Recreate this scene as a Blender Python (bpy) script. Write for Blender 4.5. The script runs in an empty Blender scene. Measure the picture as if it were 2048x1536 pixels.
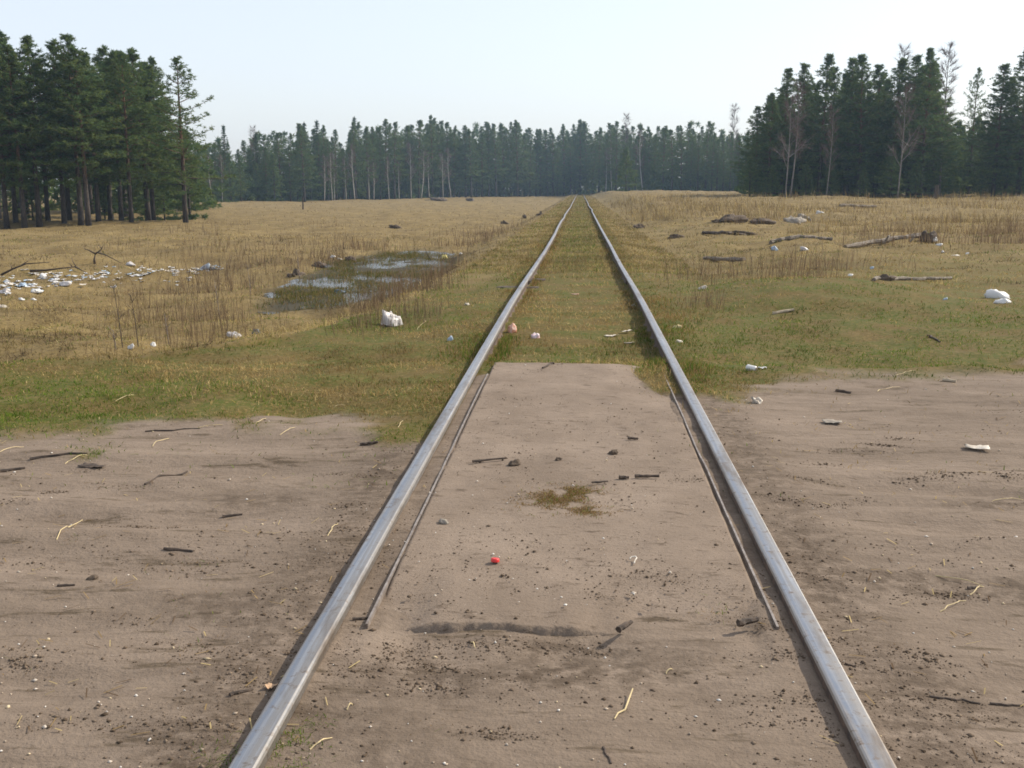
import bpy, math, random
import numpy as np

S = bpy.context.scene
COL = S.collection
rad = math.radians

# ------------------------------------------------------------------ camera
FPX = 2150.0                       # focal length in pixels of a 2048 px wide frame
CAM = np.array((0.0, 0.0, 1.48))
PITCH = math.atan(404.0 / FPX)
YAW = math.atan(137.0 / FPX * math.cos(PITCH))
cd = bpy.data.cameras.new('camera')
cam = bpy.data.objects.new('camera', cd)
COL.objects.link(cam)
cam.location = CAM
cam.rotation_euler = (math.pi / 2 - PITCH, 0, YAW)
cd.sensor_fit = 'HORIZONTAL'
cd.sensor_width = 36.0
cd.lens = 36.0 * FPX / 2048.0
cd.clip_start = 0.05
cd.clip_end = 3000
S.camera = cam

# ------------------------------------------------------------------ sky, sun, exposure
SUN_EL = 38.0
SUN_AZ = 62.0                      # degrees to the right of the track direction
world = bpy.data.worlds.new('World')
S.world = world
world.use_nodes = True
wn = world.node_tree
for n in list(wn.nodes):
    wn.nodes.remove(n)
sky = wn.nodes.new('ShaderNodeTexSky')
sky.sky_type = 'NISHITA'
sky.sun_disc = False
sky.sun_elevation = rad(SUN_EL)
sky.sun_rotation = rad(SUN_AZ)
sky.air_density = 1.0
sky.dust_density = 2.0
sky.ozone_density = 2.0
bg = wn.nodes.new('ShaderNodeBackground')
bg.inputs['Strength'].default_value = 0.15
wo = wn.nodes.new('ShaderNodeOutputWorld')
veil = wn.nodes.new('ShaderNodeMix'); veil.data_type = 'RGBA'      # thin even high haze over the whole sky
veil.inputs[0].default_value = 0.62
veil.inputs[7].default_value = (3.95, 4.0, 4.22, 1)
wn.links.new(sky.outputs[0], veil.inputs[6])
wn.links.new(veil.outputs[2], bg.inputs['Color'])
wn.links.new(bg.outputs[0], wo.inputs['Surface'])

sd = bpy.data.lights.new('sun', 'SUN')
sd.energy = 3.3
sd.angle = rad(0.6)
sd.color = (1.0, 0.92, 0.79)
sun = bpy.data.objects.new('sun', sd)
COL.objects.link(sun)
sun.location = (60, 60, 80)
sun.rotation_euler = (rad(90 - SUN_EL), 0, rad(180 - SUN_AZ))

S.view_settings.view_transform = 'Standard'
S.view_settings.look = 'None'
S.view_settings.exposure = 0.68
S.view_settings.gamma = 1.0
S.view_settings.use_curve_mapping = False
S.render.engine = 'CYCLES'
S.cycles.use_denoising = True
S.cycles.max_bounces = 5
S.cycles.diffuse_bounces = 2
S.cycles.glossy_bounces = 3
S.cycles.transmission_bounces = 4
S.cycles.volume_bounces = 0
S.cycles.filter_width = 1.7

# ------------------------------------------------------------------ noise
def _hash(ix, iy, seed):
    h = (ix.astype(np.int64) * 374761393 + iy.astype(np.int64) * 668265263 + seed * 974634777) & 0xFFFFFFFF
    h = ((h ^ (h >> 13)) * 1274126177) & 0xFFFFFFFF
    h = (h ^ (h >> 16)) & 0xFFFFFFFF
    return h / 4294967295.0

def vnoise(x, y, seed=0):
    x = np.asarray(x, float); y = np.asarray(y, float)
    ix = np.floor(x); iy = np.floor(y)
    fx = x - ix; fy = y - iy
    fx = fx * fx * (3 - 2 * fx); fy = fy * fy * (3 - 2 * fy)
    a = _hash(ix, iy, seed); b = _hash(ix + 1, iy, seed)
    c = _hash(ix, iy + 1, seed); d = _hash(ix + 1, iy + 1, seed)
    return (a * (1 - fx) + b * fx) * (1 - fy) + (c * (1 - fx) + d * fx) * fy

def fbm(x, y, seed=0, oct=4):
    s = 0.0; a = 0.5; t = 0.0
    for o in range(oct):
        s = s + a * vnoise(x, y, seed + o * 17); t += a
        x = x * 2.03 + 11.3; y = y * 2.03 - 7.1; a *= 0.5
    return s / t            # 0..1

def sstep(e0, e1, x):
    t = np.clip((x - e0) / (e1 - e0), 0, 1)
    return t * t * (3 - 2 * t)

# ------------------------------------------------------------------ the lie of the land
XL, XR = -0.825, 0.770          # rail centre lines
RAIL_TOP = 0.05
def ztrack(Y):
    return np.interp(Y, [-50, 13, 15, 20, 30, 54, 129, 300, 700], [0, 0, -.02, -.09, -.18, -.34, -.77, -1.75, -3.0])
def zleft(Y):
    return np.interp(Y, [-50, 7, 9, 15, 18, 38, 52, 80, 150, 200, 280, 700], [-.35, -.5, -.58, -.72, -.80, -.86, -1.10, -1.40, -1.85, -2.1, -2.2, -3.2])
def zright(Y):
    return np.interp(Y, [-50, 9, 15, 30, 60, 110, 200, 280, 700], [0, 0, -.02, -.04, 0.0, 0.12, -.2, -1.0, -3.0])
def edge_left(Y):
    return np.interp(Y, [-50, 2, 6, 7.2, 8.5, 11, 14, 20, 60, 700], [-60, -40, -16, -8.5, -4.8, -3.0, -2.35, -2.1, -2.1, -2.1])
def dirt_edge(X):
    return np.interp(X, [-40, -8, -3, -1.2, -.95, .9, 1.3, 2, 3.5, 8, 40], [1.5, 5.6, 6.15, 6.45, 6.5, 7.5, 8.0, 8.45, 9.1, 10.2, 12.5])
POND_Z = -0.865
def pond_f(X, Y, grow=0.0):
    """1 inside the ditch pool, 0 outside"""
    yc = (Y - 27.8) / 8.8
    xc = (X - (-5.1 - 0.035 * (Y - 27))) / (1.75 + 0.02 * (Y - 27))
    r = np.sqrt(xc * xc + yc * yc) + 0.5 * (fbm(X * .55, Y * .45, 71, 3) - .5)
    a = 1 - sstep(0.75 + grow, 1.1 + grow, r)
    return a

def masks(X, Y):
    n = fbm(X * 1.1, Y * 1.1, 5, 4) - .5
    n2 = fbm(X * 4.5, Y * 4.5, 6, 3) - .5
    d = dirt_edge(X) + n * 1.9 + n2 * .9 - Y
    dirt = sstep(-0.25, 0.35, d)
    inner = (X > XL + .04) & (X < XR - .04)
    dirt = np.where(inner, sstep(-.1, .1, 8.75 + n2 * .25 - Y - 1.2 * sstep(.35, .6, X) * (Y > 7) + (X < -.6) * (-.5)), dirt)
    # left field versus formation
    Xe = edge_left(Y)
    fieldL = sstep(0.0, 0.22, Xe - X + n * .45)
    fieldR = sstep(2.0, 5.5, X + n * 5) * sstep(18, 30, Y + n * 12 + np.clip(X - 3, 0, 30) * .12)
    straw = np.maximum(fieldL, fieldR)
    straw = np.maximum(straw, sstep(14, 24, Y + n * 8) * 0.85 * ((X < XL - .4) | (X > XR + .4)))
    return dirt, straw

def ground_z(X, Y):
    X = np.asarray(X, float); Y = np.asarray(Y, float)
    zt = ztrack(Y); zl = zleft(Y); zr = zright(Y)
    Xe = edge_left(Y)
    wL = np.interp(Y, [0, 9, 14, 30], [1.2, 1.1, 1.5, 2.2])
    sl = sstep(0, 1, (Xe - X) / wL)
    sr = sstep(1.6, 6.0, X)
    dirt, straw = masks(X, Y)
    sink = sstep(8.6, 9.6, Y)
    base = zt - 0.02 - sink * (0.05 + .02 * ((X > XL) & (X < XR)))
    # crumbled, lower soil against the rails on the crossing
    nearrail = np.exp(-((np.abs(X - (XL + XR) / 2) - .93) / .16) ** 2)
    base = base + (1 - sink) * (.026 * np.exp(-((np.abs(X - (XL + XR) / 2) - .9) / .38) ** 2)) * (np.abs(X - (XL + XR) / 2) > .79)
    gap = ((X > XL) & (X < -.66)) | ((X < XR) & (X > .62))
    base = base + (1 - sink) * np.where(gap, sstep(3.0, 3.5, Y), 0) * (.014 + .016 * (fbm(X * 6, Y * 3, 19, 3) - .5))
    base = base + (1 - sink) * np.where((X > XL) & (X < XR), .012 + .03 * (fbm(X * 2.5 + 4, Y * 2, 20, 3) - .5) + .018 * (1 - sstep(3.0, 3.5, Y)), 0.0)
    base = base - .026 * sstep(-.70, -.5, X) * (1 - sstep(.05, .4, X)) * np.exp(-((Y - 3.27) / .15) ** 2) * np.clip(2.2 * fbm(X * 4, X * 0 + 9, 22, 3) - .35, .2, 1.2)
    # shoulder beyond the sleepers
    sh = sstep(1.1, 2.0, np.abs(X + .03)) * sink
    base = base - 0.06 * sh
    z = base * (1 - sl) + zl * sl
    z = z * (1 - sr) + zr * sr
    # relief
    far = np.clip(np.hypot(X, Y) / 40, 0, 1)
    tuss = (fbm(X * .9, Y * .9, 11, 5) - .5) * .42 * straw * (0.35 + .65 * np.clip((np.abs(X) - 1.6) / 2, 0, 1))
    big = (fbm(X * .11, Y * .11, 12, 3) - .5) * .7 * sstep(3, 12, np.abs(X)) * sstep(10, 30, Y)
    rut = (fbm(X * .45 + 3, Y * 3.2 + X * .35, 13, 4) - .5) * .055 * dirt * (1 + .6 * sstep(1.1, 3.5, np.abs(X)))
    rut += (fbm(X * 3.0, Y * 7.0, 14, 3) - .5) * .018 * dirt
    for (y0, sl_, bow) in ((3.05, .06, .02), (4.55, .03, .03), (5.3, -.02, .02)):     # wheel ruts of the road
        yy = Y - (y0 + sl_ * X + bow * np.abs(X) + .12 * (fbm(X * .8, X * 0 + y0, 21, 2) - .5))
        rut = rut - dirt * sstep(1.0, 1.7, np.abs(X)) * (.026 * np.exp(-(yy / .12) ** 2) - .014 * np.exp(-((np.abs(yy) - .22) / .07) ** 2))
    inside = (X > XL - .05) & (X < XR + .05)
    rut = np.where(inside, rut * .45, rut)
    slp = np.where(inside, np.sin(Y * 2 * math.pi / .56) * .012 * sink, 0)
    lawn = (fbm(X * 1.6, Y * 1.6, 15, 4) - .5) * .11 * (1 - dirt) * (1 - straw) * np.where(inside, .5, 1)
    z = z + tuss + big + rut + slp + lawn
    # little mound on the verge at the right
    z = z + .26 * np.exp(-(((X - 3.2) / 1.5) ** 2 + ((Y - 15.0) / 2.4) ** 2))
    p = pond_f(X, Y)
    pz = POND_Z + .002 + (fbm(X * 2.2, Y * 1.1, 16, 4) - .5) * .26
    z = z * (1 - p) + pz * p
    return z

# pixel of the 2048 x 1536 view -> direction / place on the land
cy, sy, cp, sp = math.cos(YAW), math.sin(YAW), math.cos(PITCH), math.sin(PITCH)
FWD = np.array((-sy * cp, cy * cp, -sp)); RGT = np.array((cy, sy, 0.0)); UPV = np.cross(RGT, FWD)
def ray(px, py):
    d = FWD + RGT * ((px - 1024) / FPX) + UPV * ((768 - py) / FPX)
    return d / np.linalg.norm(d)
_ts = np.geomspace(1.5, 600, 1100)
def on_ground(px, py):
    d = ray(px, py)
    P = CAM + _ts[:, None] * d
    below = P[:, 2] < ground_z(P[:, 0], P[:, 1])
    i = int(np.argmax(below)) if below.any() else len(_ts) - 1
    a, b = _ts[max(i - 1, 0)], _ts[i]
    for _ in range(14):
        m = .5 * (a + b); q = CAM + m * d
        if q[2] < float(ground_z(q[0], q[1])): b = m
        else: a = m
    q = CAM + b * d
    return np.array((q[0], q[1], float(ground_z(q[0], q[1]))))
def at_distance(px, D):
    d = ray(px, 364); h = math.hypot(d[0], d[1])
    x, y = d[0] / h * D, d[1] / h * D
    return np.array((x, y, float(ground_z(x, y))))
def height_to(px, py, P):
    d = ray(px, py); h = math.hypot(d[0], d[1])
    return CAM[2] + d[2] / h * math.hypot(P[0], P[1]) - P[2]

# ------------------------------------------------------------------ mesh helpers
def np_mesh(name, V, F, cols=None, smooth=False, attrs=None):
    V = np.asarray(V, np.float32); F = np.asarray(F, np.int32)
    k = F.shape[1]
    me = bpy.data.meshes.new(name)
    me.vertices.add(len(V)); me.vertices.foreach_set('co', V.ravel())
    me.loops.add(F.size); me.loops.foreach_set('vertex_index', F.ravel())
    me.polygons.add(len(F)); me.polygons.foreach_set('loop_start', np.arange(0, F.size, k, dtype=np.int32))
    if smooth:
        me.polygons.foreach_set('use_smooth', np.ones(len(F), bool))
    me.update(calc_edges=True)
    if cols is not None:
        a = me.color_attributes.new('tint', 'FLOAT_COLOR', 'POINT')
        c = np.ones((len(V), 4), np.float32); c[:, :3] = cols
        a.data.foreach_set('color', c.ravel())
    for k_, v in (attrs or {}).items():
        a = me.attributes.new(k_, 'FLOAT', 'POINT')
        a.data.foreach_set('value', np.asarray(v, np.float32).ravel())
    return me

def add(name, me, mat=None, parent=None, loc=None, rot=None):
    o = bpy.data.objects.new(name, me)
    COL.objects.link(o)
    if mat is not None and me is not None and not me.materials:
        me.materials.append(mat)
    if parent is not None: o.parent = parent
    if loc is not None: o.location = tuple(float(v) for v in loc)
    if rot is not None: o.rotation_euler = rot
    return o

def tag(o, label, cat, group=None):
    o['label'] = label; o['category'] = cat
    if group: o['group'] = group
    return o

class MB:
    """collects polygons"""
    def __init__(s): s.v = []; s.f = []; s.m = []
    def tube(s, pts, rads, n=6, cap=True, mi=0, rough=0.0, rng=None):
        pts = [np.asarray(p, float) for p in pts]
        b = len(s.v)
        for i, p in enumerate(pts):
            t = pts[min(i + 1, len(pts) - 1)] - pts[max(i - 1, 0)]
            t = t / (np.linalg.norm(t) + 1e-9)
            u = np.cross(t, (0, 0, 1.0)) if abs(t[2]) < .9 else np.cross(t, (1.0, 0, 0))
            u /= np.linalg.norm(u); w = np.cross(t, u)
            for k in range(n):
                a = 2 * math.pi * k / n
                r = rads[i] * (1 + (rng.uniform(-rough, rough) if rng is not None else 0))
                s.v.append(p + r * (math.cos(a) * u + math.sin(a) * w))
        for i in range(len(pts) - 1):
            for k in range(n):
                k2 = (k + 1) % n
                s.f.append((b + i * n + k, b + i * n + k2, b + (i + 1) * n + k2, b + (i + 1) * n + k)); s.m.append(mi)
        if cap:
            s.f.append(tuple(b + k for k in range(n))[::-1]); s.m.append(mi)
            s.f.append(tuple(b + (len(pts) - 1) * n + k for k in range(n))); s.m.append(mi)
    def mesh(s, name, smooth=False, mats=()):
        me = bpy.data.meshes.new(name)
        me.from_pydata([tuple(map(float, v)) for v in s.v], [], s.f)
        for m in mats: me.materials.append(m)
        me.polygons.foreach_set('material_index', s.m)
        if smooth: me.polygons.foreach_set('use_smooth', [True] * len(s.f))
        me.update()
        return me

# ------------------------------------------------------------------ materials
def new_mat(name):
    m = bpy.data.materials.new(name); m.use_nodes = True
    nt = m.node_tree
    for n in list(nt.nodes): nt.nodes.remove(n)
    out = nt.nodes.new('ShaderNodeOutputMaterial')
    return m, nt, out
def N(nt, t, **kw):
    n = nt.nodes.new(t)
    for k, v in kw.items(): setattr(n, k, v)
    return n
def setin(n, **kw):
    for k, v in kw.items(): n.inputs[k.replace('_', ' ')].default_value = v
    return n
def rgba(c): return (c[0], c[1], c[2], 1.0)
def mixc(nt, fac, a, b, blend='MIX'):
    n = N(nt, 'ShaderNodeMix', data_type='RGBA', blend_type=blend)
    for key, v in ((0, fac), (6, a), (7, b)):
        if hasattr(v, 'links') or hasattr(v, 'is_output'): nt.links.new(v, n.inputs[key])
        elif key == 0: n.inputs[0].default_value = v
        else: n.inputs[key].default_value = rgba(v)
    return n.outputs[2]
def noise(nt, vec, scale, detail=4, rough=.6, stretch=None):
    if stretch:
        mp = N(nt, 'ShaderNodeMapping'); mp.inputs['Scale'].default_value = stretch
        nt.links.new(vec, mp.inputs['Vector']); vec = mp.outputs[0]
    n = N(nt, 'ShaderNodeTexNoise'); setin(n, Scale=scale, Detail=detail, Roughness=rough)
    nt.links.new(vec, n.inputs['Vector'])
    return n.outputs['Fac']
def ramp(nt, fac, p0, p1, c0=(0, 0, 0), c1=(1, 1, 1)):
    r = N(nt, 'ShaderNodeValToRGB')
    r.color_ramp.elements[0].position = p0; r.color_ramp.elements[1].position = p1
    r.color_ramp.elements[0].color = rgba(c0); r.color_ramp.elements[1].color = rgba(c1)
    nt.links.new(fac, r.inputs[0]); return r.outputs[0]
def math_(nt, op, a, b):
    n = N(nt, 'ShaderNodeMath', operation=op)
    for i, v in enumerate((a, b)):
        if hasattr(v, 'is_output'): nt.links.new(v, n.inputs[i])
        else: n.inputs[i].default_value = v
    return n.outputs[0]
def attr(nt, name, col=False):
    a = N(nt, 'ShaderNodeAttribute'); a.attribute_name = name
    return a.outputs['Color' if col else 'Fac']

def simple(name, c, rough=.8, var=.25, scale=12, metal=0.0, c2=None, bump=.0, coord='Object', stretch=None):
    m, nt, out = new_mat(name)
    tc = N(nt, 'ShaderNodeTexCoord')
    f = noise(nt, tc.outputs[coord], scale, 5, .6, stretch)
    c2 = c2 or tuple(v * (1 - var) for v in c)
    col = mixc(nt, ramp(nt, f, .35, .65), tuple(c2), tuple(min(1, v * (1 + var * .5)) for v in c))
    b = N(nt, 'ShaderNodeBsdfPrincipled'); setin(b, Roughness=rough, Metallic=metal)
    nt.links.new(col, b.inputs['Base Color'])
    if bump:
        bp = N(nt, 'ShaderNodeBump'); setin(bp, Strength=.6, Distance=bump)
        nt.links.new(f, bp.inputs['Height']); nt.links.new(bp.outputs[0], b.inputs['Normal'])
    nt.links.new(b.outputs[0], out.inputs[0])
    return m

def leaf_mat(name, trans=.3, scale=1.0, gloss=False):
    """thin blades and needles: colour from the piece's own tint, light passes through"""
    m, nt, out = new_mat(name)
    c = attr(nt, 'tint', True)
    d = N(nt, 'ShaderNodeBsdfDiffuse'); t = N(nt, 'ShaderNodeBsdfTranslucent'); mx = N(nt, 'ShaderNodeMixShader')
    nt.links.new(c, d.inputs['Color']); nt.links.new(c, t.inputs['Color'])
    mx.inputs[0].default_value = trans
    nt.links.new(d.outputs[0], mx.inputs[1]); nt.links.new(t.outputs[0], mx.inputs[2])
    nt.links.new(mx.outputs[0], out.inputs[0])
    return m

# ground
def ground_material():
    m, nt, out = new_mat('ground')
    geo = N(nt, 'ShaderNodeNewGeometry'); P = geo.outputs['Position']
    dirt = attr(nt, 'dirt'); straw = attr(nt, 'straw'); dark = attr(nt, 'dark'); wet = attr(nt, 'wet')
    n1 = noise(nt, P, 1.3, 5, .6, (.45, 1.6, 1))
    n2 = noise(nt, P, 9, 6, .7, (.5, 1.6, 1))
    n3 = noise(nt, P, 60, 4, .7)
    dc = mixc(nt, ramp(nt, n1, .34, .66), (.166, .126, .092), (.222, .171, .128))
    dc = mixc(nt, ramp(nt, n2, .36, .54), mixc(nt, .36, dc, (.10, .073, .052)), dc)
    streak = noise(nt, P, 5.5, 6, .72, (.35, 1.7, 1))
    dc = mixc(nt, ramp(nt, streak, .585, .66), dc, (.095, .070, .046))
    dc = mixc(nt, ramp(nt, n3, .62, .74), dc, (.10, .074, .052))
    dc = mixc(nt, ramp(nt, n3, .26, .34, (1, 1, 1), (0, 0, 0)), dc, (.28, .22, .17))
    blot = noise(nt, P, 2.6, 6, .75, (.55, 1.7, 1))
    dc = mixc(nt, ramp(nt, blot, .60, .66), dc, (.085, .062, .040))
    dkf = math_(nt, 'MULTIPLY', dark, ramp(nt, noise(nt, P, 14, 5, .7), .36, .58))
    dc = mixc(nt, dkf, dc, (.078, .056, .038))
    g1 = noise(nt, P, 2.2, 5, .6); g2 = noise(nt, P, 22, 5, .7)
    gc = mixc(nt, ramp(nt, g1, .38, .62), (.100, .070, .021), (.066, .076, .013))
    gc = mixc(nt, ramp(nt, g2, .46, .7), gc, (.17, .120, .045))
    s1 = noise(nt, P, .7, 5, .6)
    sc = mixc(nt, ramp(nt, s1, .35, .65), (.15, .106, .042), (.24, .175, .072))
    sc = mixc(nt, ramp(nt, g2, .48, .7), sc, (.075, .052, .028))
    c = mixc(nt, straw, gc, sc)
    c = mixc(nt, wet, c, (.052, .045, .028))
    c = mixc(nt, dirt, c, dc)
    b = N(nt, 'ShaderNodeBsdfPrincipled'); setin(b, Roughness=.95)
    b.inputs['Specular IOR Level'].default_value = .15
    nt.links.new(c, b.inputs['Base Color'])
    hsum = math_(nt, 'ADD', math_(nt, 'MULTIPLY', n2, .5), math_(nt, 'MULTIPLY', n3, .25))
    hsum = math_(nt, 'ADD', hsum, math_(nt, 'MULTIPLY', noise(nt, P, 28, 4, .6), .3))
    bp = N(nt, 'ShaderNodeBump'); setin(bp, Strength=.9, Distance=.022)
    nt.links.new(hsum, bp.inputs['Height']); nt.links.new(bp.outputs[0], b.inputs['Normal'])
    nt.links.new(b.outputs[0], out.inputs[0])
    return m

def slab_material():
    m, nt, out = new_mat('dusty_concrete')
    geo = N(nt, 'ShaderNodeNewGeometry'); P = geo.outputs['Position']
    n1 = noise(nt, P, 1.6, 5, .6); n2 = noise(nt, P, 16, 6, .7, (.6, 1.5, 1)); n3 = noise(nt, P, 80, 3, .7)
    c = mixc(nt, ramp(nt, n1, .36, .64), (.174, .132, .097), (.234, .181, .136))
    c = mixc(nt, ramp(nt, n2, .57, .69), c, (.095, .069, .048))
    c = mixc(nt, ramp(nt, n3, .60, .70), c, (.13, .095, .068))
    c = mixc(nt, ramp(nt, n3, .25, .33, (1, 1, 1), (0, 0, 0)), c, (.42, .35, .29))
    b = N(nt, 'ShaderNodeBsdfPrincipled'); setin(b, Roughness=.95)
    b.inputs['Specular IOR Level'].default_value = .15
    nt.links.new(c, b.inputs['Base Color'])
    h = math_(nt, 'ADD', math_(nt, 'MULTIPLY', n2, .5), math_(nt, 'MULTIPLY', n3, .3))
    bp = N(nt, 'ShaderNodeBump'); setin(bp, Strength=.8, Distance=.018)
    nt.links.new(h, bp.inputs['Height']); nt.links.new(bp.outputs[0], b.inputs['Normal'])
    nt.links.new(b.outputs[0], out.inputs[0])
    return m

def rail_top_material():
    m, nt, out = new_mat('worn_rail_head')
    geo = N(nt, 'ShaderNodeNewGeometry'); P = geo.outputs['Position']
    ac = attr(nt, 'across')                                       # 0 left edge .. 1 right edge of the head
    n1 = noise(nt, P, 30, 4, .6, (3, .05, 1)); n2 = noise(nt, P, 25, 5, .7); n4 = noise(nt, P, 4, 4, .6, (1, .5, 1))
    aw = math_(nt, 'ADD', ac, math_(nt, 'MULTIPLY', math_(nt, 'SUBTRACT', n4, .5), .5))
    c = mixc(nt, ramp(nt, aw, .30, .62), (.27, .288, .318), (.345, .32, .29))
    c = mixc(nt, ramp(nt, aw, .10, .24, (1, 1, 1), (0, 0, 0)), c, (.34, .31, .28))
    c = mixc(nt, ramp(nt, n1, .50, .68), c, (.42, .42, .42))
    c = mixc(nt, ramp(nt, n2, .56, .70), c, (.19, .145, .11))
    c = mixc(nt, ramp(nt, noise(nt, P, 3, 5, .7, (2, .35, 1)), .52, .66), c, (.21, .17, .135))
    b = N(nt, 'ShaderNodeBsdfPrincipled'); setin(b, Metallic=.95)
    nt.links.new(c, b.inputs['Base Color'])
    nt.links.new(ramp(nt, n2, .3, .7, (.40,) * 3, (.54,) * 3), b.inputs['Roughness'])
    bp = N(nt, 'ShaderNodeBump'); setin(bp, Strength=.2, Distance=.0015)
    nt.links.new(n2, bp.inputs['Height']); nt.links.new(bp.outputs[0], b.inputs['Normal'])
    nt.links.new(b.outputs[0], out.inputs[0])
    return m

def water_material():
    m, nt, out = new_mat('ditch_water')
    geo = N(nt, 'ShaderNodeNewGeometry'); P = geo.outputs['Position']
    b = N(nt, 'ShaderNodeBsdfPrincipled'); setin(b, Roughness=.16, IOR=1.33)
    b.inputs['Base Color'].default_value = (.035, .03, .02, 1)
    bp = N(nt, 'ShaderNodeBump'); setin(bp, Strength=.7, Distance=.03)
    nt.links.new(noise(nt, P, 7, 3, .5), bp.inputs['Height']); nt.links.new(bp.outputs[0], b.inputs['Normal'])
    nt.links.new(b.outputs[0], out.inputs[0])
    return m

def birch_bark():
    m, nt, out = new_mat('birch_bark')
    tc = N(nt, 'ShaderNodeTexCoord')
    f = noise(nt, tc.outputs['Object'], 6, 4, .7, (1, 1, 3))
    c = mixc(nt, ramp(nt, f, .52, .62), (.48, .44, .39), (.12, .10, .085))
    b = N(nt, 'ShaderNodeBsdfPrincipled'); setin(b, Roughness=.9)
    nt.links.new(c, b.inputs['Base Color']); nt.links.new(b.outputs[0], out.inputs[0])
    return m

def pine_bark():
    m, nt, out = new_mat('pine_bark')
    tc = N(nt, 'ShaderNodeTexCoord')
    sx = N(nt, 'ShaderNodeSeparateXYZ'); nt.links.new(tc.outputs['Object'], sx.inputs[0])
    f = noise(nt, tc.outputs['Object'], 5, 5, .7, (2, 2, .6))
    lo = mixc(nt, ramp(nt, f, .4, .6), (.030, .023, .018), (.070, .054, .042))  # grey-brown lower bark, its colour darkened to imitate shade on the stems
    hi = mixc(nt, ramp(nt, f, .4, .6), (.085, .042, .020), (.15, .076, .034))
    h = math_(nt, 'ADD', math_(nt, 'MULTIPLY', sx.outputs[2], .12), math_(nt, 'MULTIPLY', f, .4))
    c = mixc(nt, ramp(nt, h, .55, .95), lo, hi)
    b = N(nt, 'ShaderNodeBsdfPrincipled'); setin(b, Roughness=.95)
    nt.links.new(c, b.inputs['Base Color']); nt.links.new(b.outputs[0], out.inputs[0])
    return m

M_GROUND = ground_material()
M_SLAB = slab_material()
M_RAILTOP = rail_top_material()
M_RAILSIDE = simple('rusty_rail_side', (.115, .072, .048), .8, .4, 18, .2, c2=(.05, .038, .032))
M_STEEL = simple('worn_steel_edge', (.27, .235, .205), .55, .4, 25, .4, c2=(.17, .135, .11))
M_WATER = water_material()
M_PINEBARK = pine_bark()
M_BIRCHBARK = birch_bark()
M_DULLBARK = simple('dull_birch_bark', (.20, .175, .15), .9, .4, 8)
M_NEEDLE = leaf_mat('pine_needles', .42)
M_TWIG = leaf_mat('bare_twigs', .05)
M_GRASS = leaf_mat('grass_blades', .36)
M_WOOD = simple('weathered_wood', (.20, .165, .125), .9, .5, 9, c2=(.07, .055, .042), stretch=(.6, 6, 6), bump=.01)
M_DARKWOOD = simple('dark_bark', (.075, .052, .036), .9, .45, 20, c2=(.03, .022, .016), bump=.004)
M_PALEWOOD = simple('pale_wood', (.36, .29, .20), .85, .3, 14, bump=.003)
M_STRAW = simple('dry_straw', (.56, .44, .23), .7, .25, 20)
M_WHITE = simple('white_plastic', (.62, .61, .585), .45, .12, 9)
M_BAG = simple('greyish_white_plastic', (.52, .485, .46), .4, .2, 6)
M_PAPER = simple('dirty_paper', (.60, .55, .47), .85, .3, 25, c2=(.36, .30, .23))
M_BLUE = simple('bluish_plastic', (.32, .40, .48), .4, .3, 8)
M_DKBLUE = simple('dark_blue_plastic', (.03, .06, .09), .35, .4, 8)
M_YELLOW = simple('yellow_plastic', (.66, .55, .16), .5, .25, 8)
M_ORANGE = simple('orange_foil_wrapper', (.46, .17, .08), .4, .4, 30, c2=(.60, .46, .38))
M_PINK = simple('pink_foil_wrapper', (.58, .36, .38), .4, .4, 22, c2=(.66, .60, .60))
M_RED = simple('red_plastic', (.60, .025, .02), .35, .15, 15)
M_STONE = simple('pale_stone', (.27, .235, .19), .9, .3, 20, bump=.004)
M_LEAF = simple('dry_leaf', (.52, .34, .20), .8, .3, 22)
M_SOIL = simple('dark_soil', (.11, .08, .055), .95, .4, 20, bump=.01)
M_RUST = simple('rusty_wire', (.22, .18, .15), .6, .4, 20, .4)

# ------------------------------------------------------------------ ground sheet
def graded(n0, step, g, end):
    v = [0.0]; s = step
    while v[-1] < end:
        if v[-1] >= n0: s *= g
        v.append(v[-1] + s)
    return np.array(v)
gx = graded(2.4, .030, 1.045, 520)
gx = np.concatenate([-gx[:0:-1], gx])
gy = [2.0]
while gy[-1] < 520: gy.append(gy[-1] + max(.020, .0112 * gy[-1]))
gy = np.concatenate([[-60, -40, -25, -15, -9, -5, -3, -2, -1.2, -.6, 0, .4, .8, 1.1, 1.3, 1.5, 1.65, 1.8, 1.9], gy])
GX, GY = np.meshgrid(gx, gy)
GZ = ground_z(GX, GY)
dirt_m, straw_m = masks(GX, GY)
pm = pond_f(GX, GY)
mid = (XL + XR) / 2
adj = np.abs(GX - mid)
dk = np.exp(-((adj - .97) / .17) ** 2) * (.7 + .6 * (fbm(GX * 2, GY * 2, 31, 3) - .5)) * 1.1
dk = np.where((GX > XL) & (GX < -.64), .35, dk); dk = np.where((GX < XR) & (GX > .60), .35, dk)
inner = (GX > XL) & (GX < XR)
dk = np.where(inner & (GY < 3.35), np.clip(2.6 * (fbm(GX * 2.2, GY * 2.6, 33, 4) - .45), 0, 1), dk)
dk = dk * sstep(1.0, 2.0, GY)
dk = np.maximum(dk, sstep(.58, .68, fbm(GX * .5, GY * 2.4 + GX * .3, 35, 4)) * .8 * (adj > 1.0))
wet = np.clip(pond_f(GX, GY, .14) * 1.0, 0, 1)
NXg, NYg = len(gx), len(gy)
idx = np.arange(NXg * NYg).reshape(NYg, NXg)
F = np.stack([idx[:-1, :-1], idx[:-1, 1:], idx[1:, 1:], idx[1:, :-1]], -1).reshape(-1, 4)
V = np.stack([GX, GY, GZ], -1).reshape(-1, 3)
me = np_mesh('ground', V, F, smooth=True, attrs={'dirt': dirt_m, 'straw': straw_m, 'dark': np.clip(dk, 0, 1), 'wet': wet})
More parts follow.
